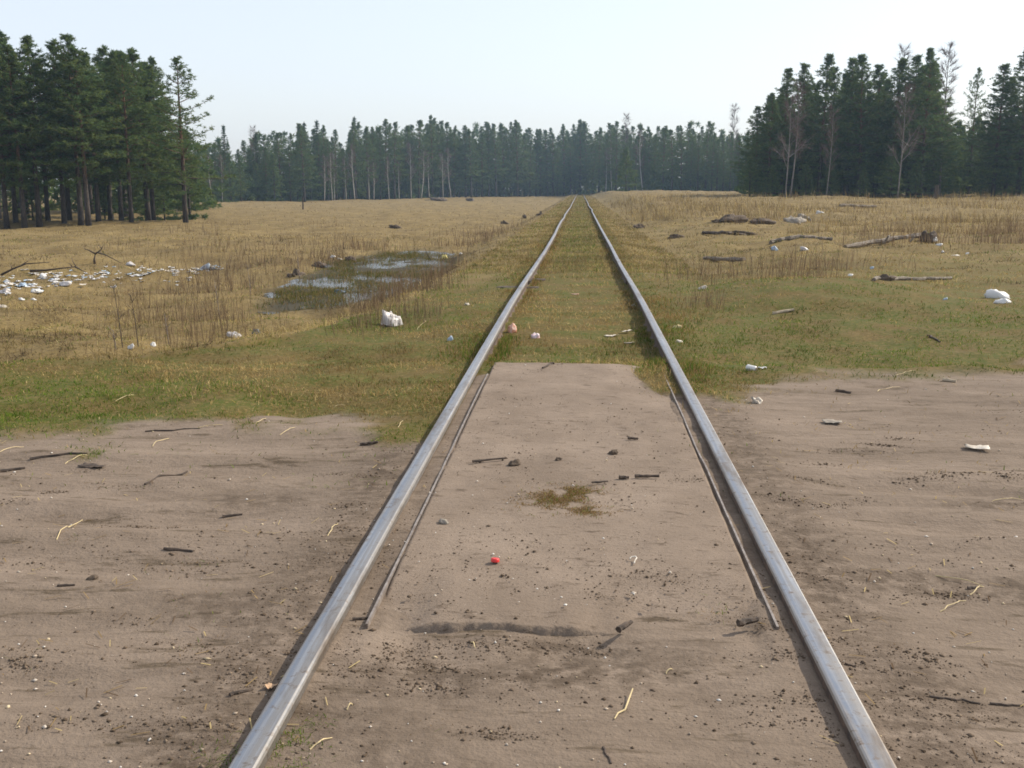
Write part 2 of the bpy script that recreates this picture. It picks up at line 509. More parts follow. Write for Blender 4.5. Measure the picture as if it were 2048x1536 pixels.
gr = add('ground', me, M_GROUND); gr['kind'] = 'structure'; gr['label'] = 'sandy dirt crossing with worn grass and dry fields'

# ditch pool
px_ = np.linspace(-8.2, -2.9, 40); py_ = np.linspace(15.5, 39, 120)
PX, PY = np.meshgrid(px_, py_)
keep = pond_f(PX, PY) > .02
ids = np.arange(PX.size).reshape(PX.shape)
q = np.stack([ids[:-1, :-1], ids[:-1, 1:], ids[1:, 1:], ids[1:, :-1]], -1).reshape(-1, 4)
kq = keep.ravel()[q].any(1)
pool = add('pond', np_mesh('pond', np.stack([PX, PY, np.full_like(PX, POND_Z)], -1).reshape(-1, 3), q[kq]), M_WATER)
pool['kind'] = 'structure'; pool['label'] = 'shallow flooded ditch with grass poking through'

# ------------------------------------------------------------------ rails
def rail_y():
    v = [-6.0, 0.5]
    while v[-1] < 285: v.append(v[-1] + max(.22, .02 * v[-1]))
    return np.array(v)
def rail_offset(Y, seed):
    a = sstep(12, 30, Y)
    dx = (vnoise(Y / 7.0, Y * 0 + seed, 91) - .5) * .05 * a + (vnoise(Y / 16.0, Y * 0 + seed, 92) - .5) * .08 * sstep(30, 70, Y)
    dz = (vnoise(Y / 6.0, Y * 0 + seed, 93) - .5) * .035 * a + (vnoise(Y / 15.0, Y * 0 + seed, 94) - .5) * .06 * sstep(30, 70, Y)
    return dx, dz
PROFILE = [(-.0335, -.004), (-.028, -.0008), (-.012, 0.0), (.012, 0.0), (.028, -.0008), (.0335, -.004), (.0372, -.012),
           (.0375, -.036), (.011, -.048), (.009, -.125), (.020, -.150), (.075, -.168), (.075, -.180),
           (-.075, -.180), (-.075, -.168), (-.020, -.150), (-.009, -.125), (-.011, -.048), (-.0375, -.036), (-.0372, -.012)]
def rail(X0, seed, label):
    ys = rail_y(); dx, dz = rail_offset(ys, seed)
    k = len(PROFILE); vs = []; fs = []; ms = []
    for i, y in enumerate(ys):
        for (a, b) in PROFILE:
            vs.append((X0 + dx[i] + a, y, RAIL_TOP + float(ztrack(y)) + dz[i] + b))
    for i in range(len(ys) - 1):
        for j in range(k):
            j2 = (j + 1) % k
            fs.append((i * k + j, (i + 1) * k + j, (i + 1) * k + j2, i * k + j2))
            ms.append(0 if j < 5 or j == 19 or j == 5 or j == 6 else 1)
    fs.append(tuple(range(k))); ms.append(1)
    fs.append(tuple((len(ys) - 1) * k + j for j in range(k))[::-1]); ms.append(1)
    me = bpy.data.meshes.new('rail'); me.from_pydata(vs, [], fs)
    a_ = me.attributes.new('across', 'FLOAT', 'POINT'); a_.data.foreach_set('value', np.tile([p[0] / .075 + .5 for p in PROFILE], len(ys)).astype(np.float32))
    me.materials.append(M_RAILTOP); me.materials.append(M_RAILSIDE)
    me.polygons.foreach_set('material_index', ms); me.update()
    o = add('rail', me); tag(o, label, 'rail', 'rails of the track')
    sg = 1 if X0 < 0 else -1; Yj = 17.4; zj = RAIL_TOP + float(ztrack(Yj)); dxj, dzj = rail_offset(np.array([Yj]), seed)
    mb = MB(); prof = [(.012, -.052), (.030, -.060), (.034, -.105), (.020, -.130), (.012, -.125)]
    for y in (Yj - .28, Yj + .28):
        for (a, b) in prof: mb.v.append(np.array((X0 + float(dxj[0]) + sg * a, y, zj + float(dzj[0]) + b)))
    for q in range(5): mb.f.append((q, (q + 1) % 5, 5 + (q + 1) % 5, 5 + q)); mb.m.append(0)
    mb.f.append((0, 1, 2, 3, 4)); mb.m.append(0); mb.f.append((9, 8, 7, 6, 5)); mb.m.append(0)
    fp = add('fishplate', mb.mesh('fishplate', mats=[M_RAILSIDE]), parent=o)
    for y in (-.2, -.07, .07, .2):
        mb = MB(); c0 = np.array((X0 + float(dxj[0]) + sg * .030, Yj + y, zj + float(dzj[0]) - .085)); mb.tube([c0, c0 + (sg * .022, 0, 0)], [.016, .015], 6)
        add('bolt', mb.mesh('bolt', mats=[M_RUST]), parent=fp)
    return o
rail(XL, 3, 'left rail of the track, worn bright steel with a lit inner edge')
rail(XR, 8, 'right rail of the track, worn steel with a dark shaded inner side')

# sleepers that show at the rails
def sleeper(Y, x0, x1, dz, label):
    rng = np.random.default_rng(int(Y * 10))
    mb = MB(); n = 9
    for i in range(n):
        x = x0 + (x1 - x0) * i / (n - 1)
        for (b, c) in ((-.10, -.10), (-.105, .012), (-.085, .03), (.085, .03), (.105, .012), (.10, -.10)):
            e = 1.0 if 0 < i < n - 1 else .88
            mb.v.append(np.array((x, b * e + rng.uniform(-.008, .008), c * e + rng.uniform(-.006, .006))))
    for i in range(n - 1):
        for k in range(6):
            mb.f.append((i * 6 + k, i * 6 + (k + 1) % 6, (i + 1) * 6 + (k + 1) % 6, (i + 1) * 6 + k)); mb.m.append(0)
    mb.f.append(tuple(range(6))[::-1]); mb.m.append(0)
    mb.f.append(tuple((n - 1) * 6 + k for k in range(6))); mb.m.append(0)
    o = add('sleeper', mb.mesh('sleeper', mats=[M_DARKWOOD]), loc=(mid, Y, float(ztrack(Y)) - .095 + dz))
    tag(o, label, 'sleeper', 'sleepers under the rails')
sleeper(13.45, .84, 1.42, .02, 'brown timber sleeper end sticking out beyond the right rail')
sleeper(16.6, -1.25, -.6, -.005, 'buried timber sleeper under the kink in the left rail')
sleeper(18.3, -1.2, -.55, -.012, 'buried timber sleeper just beyond the kink in the left rail')
sleeper(21.2, -1.2, -.6, -.012, 'buried timber sleeper second beyond the kink in the left rail')

# ------------------------------------------------------------------ concrete crossing slab and steel edges
def make_slab():
    x = np.linspace(-.688, .650, 110); y = np.concatenate([np.linspace(3.02, 3.55, 50), np.linspace(3.58, 8.78, 170)])
    X, Y = np.meshgrid(x, y)
    front = 3.40 + (fbm(X * 3, X * 0 + 2, 41, 3) - .5) * .04 + (fbm(X * 30, Y * 20 + 5, 45, 3) - .5) * .035
    z = .016 + (fbm(X * 2.2, Y * 2.2, 42, 4) - .5) * .018 + (fbm(X * 9, Y * 9, 43, 3) - .5) * .008
    z = z - .035 * sstep(0.0, .45, X - .22) * sstep(6.4, 8.2, Y)                      # dirt and grass creep over this corner
    z = z - .03 * sstep(.52, .75, fbm(X * 2.6, Y * 0 + 7, 44, 3) + .25 * sstep(.1, .5, X)) * (1 - sstep(3.3, 3.75, Y))
    z = np.where(Y < front, z - np.clip((front - Y) * 3.0, 0, .05), z)
    flush = np.clip(sstep(.02, .28, X + .12 * (fbm(Y * 5, Y * 0, 47, 3) - .5)) + sstep(-.50, -.60, X) * 0 + (1 - sstep(-.60, -.46, X)), 0, 1) * (1 - sstep(3.35, 3.95, Y))
    z = z - .03 * flush
    edge = np.minimum(X + .685, .645 - X)
    z = z * 1.0
    z[-1, :] -= .05
    me_ids = np.arange(X.size).reshape(X.shape)
    top = np.stack([X, Y, z], -1).reshape(-1, 3)
    f = np.stack([me_ids[:-1, :-1], me_ids[:-1, 1:], me_ids[1:, 1:], me_ids[1:, :-1]], -1).reshape(-1, 4)
    # skirt
    ring = np.concatenate([me_ids[0, :], me_ids[1:, -1], me_ids[-1, -2::-1], me_ids[-2:0:-1, 0]])
    low = top[ring].copy(); low[:, 2] = -.13
    b = len(top); n = len(ring); r = np.arange(n); r2 = (r + 1) % n
    sk = np.stack([ring[r2], ring[r], b + r, b + r2], -1)
    me = np_mesh('crossing_slab', np.concatenate([top, low]), np.concatenate([f, sk]), smooth=True)
    o = add('crossing_slab', me, M_SLAB)
    tag(o, 'dirt-covered concrete slab filling the crossing between the two rails', 'slab')
    rng = np.random.default_rng(4)
    for (x0, y0, y1, bend) in ((-.70, 3.36, 8.2, .004), (.664, 3.42, 8.35, -.004)):
        mb = MB(); ys = np.linspace(y0, y1, 40)
        for y in ys:
            dx = bend * math.sin((y - y0) * 1.1) + rng.uniform(-.0005, .0005) + (.010 * (1 - sstep(5.4, 5.9, y)) * (1 if x0 > 0 else 0))
            zt = .0235 + rng.uniform(-.0004, .0004) - .016 * sstep(6.5, 8.2, y) * (1 if x0 > 0 else 0.4)
            for (a, c) in ((-.004, zt), (.004, zt), (.004, zt - .10), (-.004, zt - .10)):
                mb.v.append(np.array((x0 + dx + a, y, c)))
        for i in range(len(ys) - 1):
            for k in range(4):
                mb.f.append((i * 4 + k, i * 4 + (k + 1) % 4, (i + 1) * 4 + (k + 1) % 4, (i + 1) * 4 + k)); mb.m.append(0)
        mb.f.append((0, 3, 2, 1)); mb.m.append(0)
        e = len(ys) * 4 - 4; mb.f.append((e, e + 1, e + 2, e + 3)); mb.m.append(0)
        add('steel_edge', mb.mesh('steel_edge', mats=[M_STEEL]), parent=o)
make_slab()

# ------------------------------------------------------------------ trees
def needles(C, R, k, rng, up=.42, w=(.026, .050), base=(.072, .122, .048), warm=(.138, .168, .052)):
    """k thin spikes round every puff centre; returns verts, tris, tint"""
    C = np.repeat(C, k, 0); Rr = np.repeat(R, k)
    n = len(C)
    d = rng.normal(size=(n, 3)) * (1, 1, .75) + (0, 0, up)
    d /= np.linalg.norm(d, axis=1)[:, None]
    p = np.cross(d, rng.normal(size=(n, 3))); p /= np.linalg.norm(p, axis=1)[:, None] + 1e-9
    ww = rng.uniform(w[0], w[1], n)[:, None]
    b0 = C + d * (Rr * rng.uniform(0, .45, n))[:, None]
    tip = C + d * (Rr * rng.uniform(.7, 1.2, n))[:, None]
    V = np.stack([b0 - p * ww, b0 + p * ww, tip], 1).reshape(-1, 3)
    T = np.arange(3 * n).reshape(-1, 3)
    mixv = np.repeat(rng.uniform(0, 1, len(R)), k)[:, None]
    c = (np.array(base) * (1 - mixv) + np.array(warm) * mixv) * rng.uniform(.75, 1.25, (n, 1))
    return V, T, np.repeat(c, 3, 0)

def pine_mesh(seed, H, zb, W, dens=1.0, k=34, ragged=.35, wide=1.0, side=None):
    """Scots pine: bare lower stem, limbs in whorls carrying rounded tufts"""
    rng = np.random.default_rng(seed)
    mb = MB()
    n = 10; lean = rng.normal(size=2) * .012 * H
    path = [np.array((lean[0] * t * t + rng.normal() * .03 * t, lean[1] * t * t + rng.normal() * .03 * t, H * .97 * t - .15 * (t == 0))) for t in np.linspace(0, 1, n)]
    r0 = .0100 * H + .02
    mb.tube(path, [r0 * (1.25 if i == 0 else (1 - i / (n - 1)) ** .8 + .06) for i in range(n)], 8)
    def stem(z):
        t = np.clip(z / (H * .97), 0, 1) * (n - 1); i = min(int(t), n - 2); return path[i] * (1 - (t - i)) + path[i + 1] * (t - i)
    C = []; R = []
    nw = max(6, int((H - zb) / .40))
    for i in range(nw):
        t = (i / nw) ** .88
        z = zb + (H - zb) * t + rng.uniform(-.12, .12)
        L0 = W * ((1 - t) ** .78 * (.62 + .38 * min(1, t / .18)) + .03)
        nb = int(rng.integers(4, 7)); az = rng.uniform(0, 6.28)
        for b in range(nb):
            if rng.uniform() > dens: continue
            a = az + b * 6.28 / nb + rng.normal() * .3
            L = L0 * rng.uniform(1 - ragged * 1.2, 1 + ragged * .6)
            if side is not None: L *= 1 + side * math.cos(a)
            L = max(L, .25 - .17 * t)
            el = rad(-8 + 62 * t ** 1.2) + rng.normal() * .13
            s0 = stem(z); d = np.array((math.cos(a) * math.cos(el), math.sin(a) * math.cos(el), math.sin(el)))
            pts = [s0 + d * L * s + np.array((0, 0, .16 * L * s * s - .05 * L * s)) for s in (0, .35, .7, 1)]
            rb = .010 + .011 * L
            mb.tube(pts, [rb, rb * .75, rb * .5, rb * .2], 3, cap=False)
            m = max(4, int(L * 7 * wide))
            s_ = .22 + .78 * rng.uniform(0, 1, m) ** .75
            lat = np.array((-math.sin(a), math.cos(a), 0.0))
            off = rng.normal(size=m) * .20 * L * (.35 + .65 * np.sin(math.pi * np.clip(s_, 0, 1) * .85))
            q = s0 + d * (L * s_)[:, None] + lat * off[:, None]
            q[:, 2] += .16 * L * s_ ** 2 - .05 * L * s_ + rng.normal(size=m) * .07 + rng.uniform(0, .10, m)
            C.extend(q); R.extend(rng.uniform(.17, .30, m) * (1.05 - .15 * t))
    for j in range(7):
        C.append(stem(H * .96) + np.array((rng.normal() * .05, rng.normal() * .05, j * .11 - .3))); R.append(.13 - .008 * j)
    # dead snags below the crown
    for j in range(int(4 + zb)):
        z = rng.uniform(.25, 1) * zb; a = rng.uniform(0, 6.28); L = rng.uniform(.3, 1.1)
        s0 = stem(z); mb.tube([s0, s0 + np.array((math.cos(a) * L, math.sin(a) * L, rng.uniform(-.1, .1)))], [.016, .005], 3, cap=False)
    V, T, c = needles(np.array(C), np.array(R), k, rng, w=(.020, .038))
    return mb.mesh('trunk', smooth=True, mats=[M_PINEBARK]), np_mesh('crown', V, T, cols=c)

def spruce_mesh(seed, H, zb, W, k=22):
    rng = np.random.default_rng(seed); mb = MB()
    mb.tube([(0, 0, -.15), (0, 0, H * .5), (0, 0, H * .98)], [.011 * H + .02, .007 * H, .01], 7)
    C = []; R = []
    nw = int((H - zb) / .36)
    for i in range(nw):
        t = i / nw; z = zb + (H - zb) * t
        nb = int(rng.integers(5, 8)); az = rng.uniform(0, 6.28)
        for b in range(nb):
            a = az + b * 6.28 / nb + rng.normal() * .2; L = (W * (1 - t) ** .9 + .12) * rng.uniform(.7, 1.12)
            d = np.array((math.cos(a), math.sin(a), -.18 + .5 * t))
            s0 = np.array((0, 0, z)); mb.tube([s0, s0 + d * L], [.008 + .008 * L, .004], 3, cap=False)
            for s in np.linspace(.2, 1.0, max(2, int(L / .28))):
                C.append(s0 + d * L * s + rng.normal(size=3) * (.08, .08, .06)); R.append(rng.uniform(.18, .32))
    C.append(np.array((0, 0, H * .98))); R.append(.22); C.append(np.array((0, 0, H * 1.0))); R.append(.14)
    V, T, c = needles(np.array(C), np.array(R), k, rng, up=-.05, base=(.045, .072, .030), warm=(.065, .090, .032))
    return mb.mesh('trunk', smooth=True, mats=[M_PINEBARK]), np_mesh('crown', V, T, cols=c)

def birch_mesh(seed, H, W, zb_f=.3, twigs=16, fork=False, dull=False):
    """leafless birch: pale stem, rising limbs, a veil of fine twigs"""
    rng = np.random.default_rng(seed); mb = MB()
    n = 9; bendv = rng.normal(size=2) * .03 * H
    path = [np.array((bendv[0] * math.sin(t * 2.2), bendv[1] * math.sin(t * 2.0), H * t - .1 * (t == 0))) for t in np.linspace(0, 1, n)]
    r0 = .0060 * H + (.012 if dull else .032)
    mb.tube(path, [r0 * ((1 - i / (n - 1)) ** .9 + .08) for i in range(n)], 6)
    A = []; B = []
    def twig_fan(p0, p1, m):
        for _ in range(m):
            s = rng.uniform(.25, 1); q = p0 + (p1 - p0) * s
            d = (p1 - p0) / (np.linalg.norm(p1 - p0) + 1e-9) + rng.normal(size=3) * .45; d[2] += .15
            d /= np.linalg.norm(d); A.append(q); B.append(q + d * rng.uniform(.35, .95))
    nb = int(H * 2.4)
    for i in range(nb):
        t = zb_f + (1 - zb_f) * (i / nb) ** .9; a = rng.uniform(0, 6.28)
        L = W * (1 - t) ** .6 * (.5 + .5 * min(1, (t - zb_f) / .2)) * rng.uniform(.6, 1.2) + .3
        j = min(int(t * (n - 1)), n - 2); f = t * (n - 1) - j; s0 = path[j] * (1 - f) + path[j + 1] * f
        el = rad(rng.uniform(38, 62)); big = fork and i < 5
        if big: L *= 1.9
        d = np.array((math.cos(a) * math.cos(el), math.sin(a) * math.cos(el), math.sin(el)))
        e = s0 + d * L; m_ = s0 + d * L * .5 + np.array((0, 0, -.04 * L))
        rb = (.012 + .008 * L) * (1.7 if big else 1)
        mb.tube([s0, m_, e], [rb, rb * .6, rb * .2], 3, cap=False)
        twig_fan(s0, e, int(twigs * (1.5 if big else 1)))
        for _ in range(3 if not big else 7):
            s = rng.uniform(.3, .9); q = s0 + d * L * s; d2 = d + rng.normal(size=3) * .45; d2 /= np.linalg.norm(d2)
            e2 = q + d2 * L * rng.uniform(.3, .55)
            mb.tube([q, e2], [rb * .45, rb * .12], 3, cap=False); twig_fan(q, e2, twigs // 2)
    A = np.array(A); B = np.array(B); d = B - A
    p = np.cross(d, rng.normal(size=d.shape)); p /= np.linalg.norm(p, axis=1)[:, None] + 1e-9
    w = rng.uniform(.008, .015, len(A))[:, None]
    V = np.stack([A - p * w, A + p * w, B], 1).reshape(-1, 3)
    c = np.array((.150, .105, .088)) * rng.uniform(.7, 1.3, (len(A), 1))
    return mb.mesh('trunk', smooth=True, mats=[M_DULLBARK if dull else M_BIRCHBARK]), np_mesh('crown', V, np.arange(len(V)).reshape(-1, 3), cols=np.repeat(c, 3, 0))

def tree(name, meshes, P, rz, sc, label, cat, group, wx=1.0):
    root = bpy.data.objects.new(name, None); COL.objects.link(root)
    root.empty_display_size = .3
    root.location = tuple(map(float, P)); root.rotation_euler = (0, 0, rz); root.scale = (sc * wx, sc * wx, sc)
    tag(root, label, cat, group)
    t = bpy.data.objects.new('trunk', meshes[0]); COL.objects.link(t); t.parent = root
    c = bpy.data.objects.new('crown', meshes[1]); COL.objects.link(c); c.parent = root
    for m_, mt in ((meshes[0], None), (meshes[1], M_TWIG if cat == 'birch' else M_NEEDLE)):
        if mt and not m_.materials: m_.materials.append(mt)
    return root

HREF = 13.0
PINES = [pine_mesh(101, HREF, 3.6, 3.1, 1.0, 17), pine_mesh(102, HREF, 4.4, 2.8, 1.0, 17), pine_mesh(103, HREF, 3.0, 3.0, 1.0, 17),
         pine_mesh(104, HREF, 4.9, 2.6, .95, 17), pine_mesh(105, HREF, 2.2, 3.0, 1.0, 17)]
PINE_OPEN = pine_mesh(111, HREF, 2.6, 3.3, .72, 13, .5, .85)
PINE_TALLCROWN = [pine_mesh(121, HREF, 1.4, 3.0, 1.0, 17), pine_mesh(122, HREF, 1.8, 2.7, 1.0, 17), pine_mesh(123, HREF, .9, 3.2, 1.0, 17)]
YOUNG = [pine_mesh(131, 6.0, .3, 2.0, 1.0, 20), pine_mesh(132, 6.0, .2, 1.8, 1.0, 20)]
FARPINE = [pine_mesh(141, HREF, 2.6, 2.4, 1.0, 12), pine_mesh(142, HREF, 3.6, 2.2, 1.0, 12), pine_mesh(143, HREF, 1.2, 2.5, 1.0, 12), pine_mesh(144, HREF, 1.8, 2.1, 1.0, 12)]
SPRUCE = [spruce_mesh(151, HREF, .7, 2.0, 16), spruce_mesh(152, HREF, .6, 1.7, 16)]
BIRCH = [birch_mesh(161, 10, 1.5, .32), birch_mesh(162, 10, 1.2, .4), birch_mesh(163, 10, 1.8, .3)]
BIRCH_FORK = birch_mesh(171, 10, 2.1, .30, 15, True, True)
BIRCH_TALL = birch_mesh(172, 14, 2.0, .35, 20, False, True)
BIRCH_DULL = [birch_mesh(181, 10, 1.3, .32, 14, False, True), birch_mesh(182, 10, 1.6, .28, 14, False, True)]
R_ = random.Random(7)

# --- left grove: (pixel of the stem, distance, pixel height of the tip, variant)
LEFT = [(6, 76, 92, 0, 'thick pine'), (25, 79, 68, 1, 'tall pine'), (42, 75, 90, 3, 'pine'), (72, 76, 75, 2, 'pointed pine'), (90, 80, 120, 3, 'slender pine'),
        (123, 77, 82, 1, 'pine'), (133, 82, 110, 0, 'pine'), (156, 76, 72, 0, 'tallest pine'), (171, 75, 98, 3, 'pine'), (192, 79, 105, 2, 'pine'),
        (216, 82, 128, 1, 'pine'), (238, 80, 106, 3, 'pine'), (258, 78, 108, 0, 'broad pine'), (292, 84, 100, 1, 'pine'), (302, 85, 132, 2, 'pine')]
ORD = ['first', 'second', 'third', 'fourth', 'fifth', 'sixth', 'seventh', 'eighth', 'ninth', 'tenth', 'eleventh', 'twelfth', 'thirteenth', 'fourteenth', 'fifteenth']
for i, (px, D, top, v, nm) in enumerate(LEFT):
    P = at_distance(px, D); H = height_to(px, top, P)
    tree('pine_tree', PINES[v], P, R_.uniform(0, 6.28), H / HREF, f'{nm} at the front of the left grove, {ORD[i]} trunk from the left frame edge', 'pine', 'pines of the left grove', R_.uniform(1.15, 1.45))
P = at_distance(367, 80)
tree('pine_tree', PINE_OPEN, P, 1.0, height_to(352, 113, P) / HREF, 'open-crowned pine standing alone at the right end of the left grove', 'pine', 'pines of the left grove', 1.3)
P = at_distance(376, 86)
tree('pine_tree', YOUNG[0], P, 2.0, height_to(390, 262, P) / 6.0, 'low bushy pine just behind the lone open-crowned pine', 'pine', 'pines of the left grove', 1.1)
for i, (px, D, top) in enumerate([(60, 84, 330), (205, 83, 345), (262, 81, 335), (300, 88, 330), (325, 90, 330)]):
    P = at_distance(px, D)
    tree('young_pine', YOUNG[i % 2], P, R_.uniform(0, 6), height_to(px, top, P) / 6.0, ['young bushy pine low among the first trunks of the left grove', 'young pine filling the gap left of the broad pine in the left grove', 'young pine at the foot of the broad pine in the left grove', 'young pine behind the last two front trunks of the left grove', 'young pine in the gap before the lone open-crowned pine'][i], 'pine', 'young pines in the left grove', 1.15)
for i in range(34):
    px = R_.uniform(-330, 330); D = R_.uniform(86, 118) + (8 if px > 250 else 0)
    P = at_distance(px, D); H = height_to(px, R_.uniform(95, 150), P)
    tree('pine_tree', PINES[i % 5], P, R_.uniform(0, 6.28), H / HREF, 'dark pine standing deep inside the left grove behind its front row', 'pine', 'inner pines of the left grove', R_.uniform(1.15, 1.4))
for i in range(7):
    px = R_.uniform(-330, -40); D = R_.uniform(72, 84)
    P = at_distance(px, D)
    tree('pine_tree', PINES[i % 5], P, R_.uniform(0, 6.28), R_.uniform(.95, 1.1), 'pine of the left grove standing beyond the left frame edge', 'pine', 'pines beyond the left frame edge')

# --- right grove
RIGHT = [(1512, 106, 214, 0, 'lowest pine at the left shoulder of the right grove'), (1537, 104, 186, 1, 'second pine stepping up the left shoulder of the right grove'),
         (1564, 106, 138, 2, 'third pine stepping up the left shoulder of the right grove'), (1600, 108, 128, 0, 'pine between the left shoulder and the tallest left peak of the right grove'),
         (1638, 105, 108, 1, 'high pine forming the left peak of the right grove'), (1662, 110, 135, 2, 'pine in the dip right of the left peak of the right grove'),
         (1692, 107, 117, 0, 'pine left of the middle peak in the right grove'), (1718, 105, 108, 1, 'pine forming the middle peak of the right grove'),
         (1750, 108, 130, 2, 'pine in the dip right of the middle peak of the right grove'), (1783, 107, 116, 1, 'slim pine beside the pale birch crown of the right grove'),
         (1817, 106, 113, 0, 'pine left of the highest tip in the right grove'), (1843, 104, 97, 1, 'pine with the highest tip at the right end of the right grove'),
         (1866, 108, 190, 2, 'short pine closing the right end of the right grove')]
for (px, D, top, v, lb) in RIGHT:
    P = at_distance(px, D)
    tree('pine_tree', PINE_TALLCROWN[v], P, R_.uniform(0, 6.28), height_to(px, top, P) / HREF, lb, 'pine', 'pines of the right grove', R_.uniform(1.25, 1.55))
for i in range(22):
    px = R_.uniform(1525, 1860); D = R_.uniform(110, 126)
    P = at_distance(px, D)
    tree('pine_tree', PINE_TALLCROWN[i % 3], P, R_.uniform(0, 6.28), height_to(px, float(np.interp(px, [1525, 1580, 1860], [205, 150, 135])) + R_.uniform(-8, 45), P) / HREF, 'dark pine inside the right grove behind its front row', 'pine', 'inner pines of the right grove', R_.uniform(1.2, 1.5))
for i, (px, D, top, lb) in enumerate([(1500, 101, 318, 'round young pine at the left foot of the right grove'), (1545, 100, 335, 'young pine left of the forked birch'),
                              (1612, 100, 330, 'young pine right of the forked birch'), (1660, 101, 322, 'young pine at the foot of the left peak of the right grove'),
                              (1728, 99, 338, 'pointed young pine at the middle foot of the right grove'), (1782, 99, 300, 'dense young pine right of the middle foot of the right grove'),
                              (1832, 101, 325, 'young pine at the right foot of the right grove')]):
    P = at_distance(px, D)
    tree('young_pine', YOUNG[i % 2], P, R_.uniform(0, 6.28), height_to(px, top, P) / 6.0, lb, 'pine', 'young pines at the foot of the right grove', 1.25)
P = at_distance(1572, 97)
tree('bare_birch', BIRCH_FORK, P, .4, height_to(1575, 195, P) / 10, 'pale forked leafless birch in front of the left part of the right grove', 'birch', 'leafless birches')
P = at_distance(1582, 98)
tree('bare_birch', BIRCH_DULL[0], P, 2.4, height_to(1585, 170, P) / 10, 'slim leafless birch close behind the pale forked birch', 'birch', 'leafless birches')
P = at_distance(1654, 98)
tree('bare_birch', BIRCH_DULL[1], P, 3.4, height_to(1654, 215, P) / 10, 'leafless birch in front of the left peak of the right grove', 'birch', 'leafless birches')
P = at_distance(1797, 98)
tree('bare_birch', BIRCH_FORK, P, 5.3, height_to(1797, 175, P) / 10, 'leafless forked birch in front of the right part of the right grove', 'birch', 'leafless birches')
P = at_distance(1782, 116)
tree('bare_birch', BIRCH_TALL, P, 1.9, height_to(1781, 96, P) / 14, 'pale birch crown rising faintly behind the right grove', 'birch', 'leafless birches')
P = at_distance(1880, 108)
tree('bare_birch', BIRCH_TALL, P, .2, height_to(1884, 93, P) / 14, 'tall leafless birch rising against the sky right of the right grove', 'birch', 'leafless birches', 1.15)
# right edge group
P = at_distance(1938, 118)
tree('pine_tree', PINE_OPEN, P, 2.2, height_to(1942, 135, P) / HREF, 'thin see-through pine standing against the sky near the right frame edge', 'pine', 'pines at the right frame edge', .8)
for (px, D, top, v, lb) in [(1988, 110, 130, 0, 'dense dark pine right of the see-through pine'), (2012, 112, 155, 2, 'pine between the dense dark pine and the right frame edge'),
                            (2038, 110, 91, 1, 'tallest pine at the right frame edge')]:
    P = at_distance(px, D)
    tree('pine_tree', PINE_TALLCROWN[v], P, R_.uniform(0, 6.28), height_to(px, top, P) / HREF, lb, 'pine', 'pines at the right frame edge', 1.4)
for i in range(12):
    px = R_.uniform(2060, 2420); P = at_distance(px, R_.uniform(106, 130))
    tree('pine_tree', PINE_TALLCROWN[i % 3], P, R_.uniform(0, 6.28), R_.uniform(.9, 1.1), 'pine standing beyond the right frame edge', 'pine', 'pines beyond the right frame edge')
for i in range(16):
    px = 1872 + i * 12 + R_.uniform(-5, 5); P = at_distance(px, R_.uniform(122, 145))
    tree('young_pine', YOUNG[i % 2], P, R_.uniform(0, 6.28), height_to(px, R_.uniform(232, 262), P) / 6.0, 'hazy young pine in the thicket right of the right grove', 'pine', 'hazy thicket right of the right grove', .85)

# --- far forest edge
SKYLINE = [(400, 300), (432, 285), (452, 262), (480, 285), (515, 270), (545, 262), (580, 258), (610, 250), (640, 248), (670, 262), (690, 285), (712, 240), (745, 252),
           (780, 238), (820, 248), (865, 236), (900, 250), (960, 246), (1030, 245), (1075, 250), (1120, 256), (1160, 246), (1195, 256), (1245, 246), (1300, 252),
           (1360, 246), (1410, 240), (1440, 262), (1480, 268), (1520, 262), (1700, 250), (2500, 250)]
def sky_top(px): return float(np.interp(px, [a for a, b in SKYLINE], [b for a, b in SKYLINE]))
def far_D(px): return float(np.interp(px, [300, 430, 700, 950, 1150, 1230, 1330, 1500, 2500], [185, 192, 225, 265, 300, 262, 225, 215, 215]))
nfar = 0
px = 405.0
while px < 1525:
    D = far_D(px) + R_.uniform(-4, 6)
    P = at_distance(px, D); top = sky_top(px) + R_.uniform(-8, 34)
    low = px < 640 and R_.random() < .7
    if low: top = 300 + R_.uniform(-8, 30)
    sec = ('low young pines of the far forest left end' if low else 'hazy far forest left of the track' if px < 1130 else 'hazy far forest right of the track')
    lb = {'low young pines of the far forest left end': 'young bushy pine in the low left end of the far forest edge',
          'hazy far forest left of the track': 'hazy pine in the far forest wall left of where the rails vanish',
          'hazy far forest right of the track': 'hazy pine in the far forest wall right of where the rails vanish'}[sec]
    m = YOUNG[nfar % 2] if low else FARPINE[nfar % 4]
    tree('pine_tree', m, P, R_.uniform(0, 6.28), height_to(px, top, P) / (6.0 if low else HREF), lb, 'pine', sec, .95 if low else R_.uniform(1.1, 1.5))
    px += 4200 / D * R_.uniform(.55, 1.0); nfar += 1
px = 395.0
while px < 1530:
    D = far_D(px) + R_.uniform(8, 20)
    P = at_distance(px, D); top = sky_top(px) + R_.uniform(-3, 16)
    lft = px < 1130
    tree('pine_tree', FARPINE[nfar % 4], P, R_.uniform(0, 6.28), height_to(px, top, P) / HREF, 'hazy pine behind the front row of the far forest, ' + ('left' if lft else 'right') + ' of the track',
         'pine', 'second row of the far forest ' + ('left' if lft else 'right') + ' of the track', R_.uniform(1.1, 1.5))
    px += 4200 / D * R_.uniform(.6, 1.1); nfar += 1
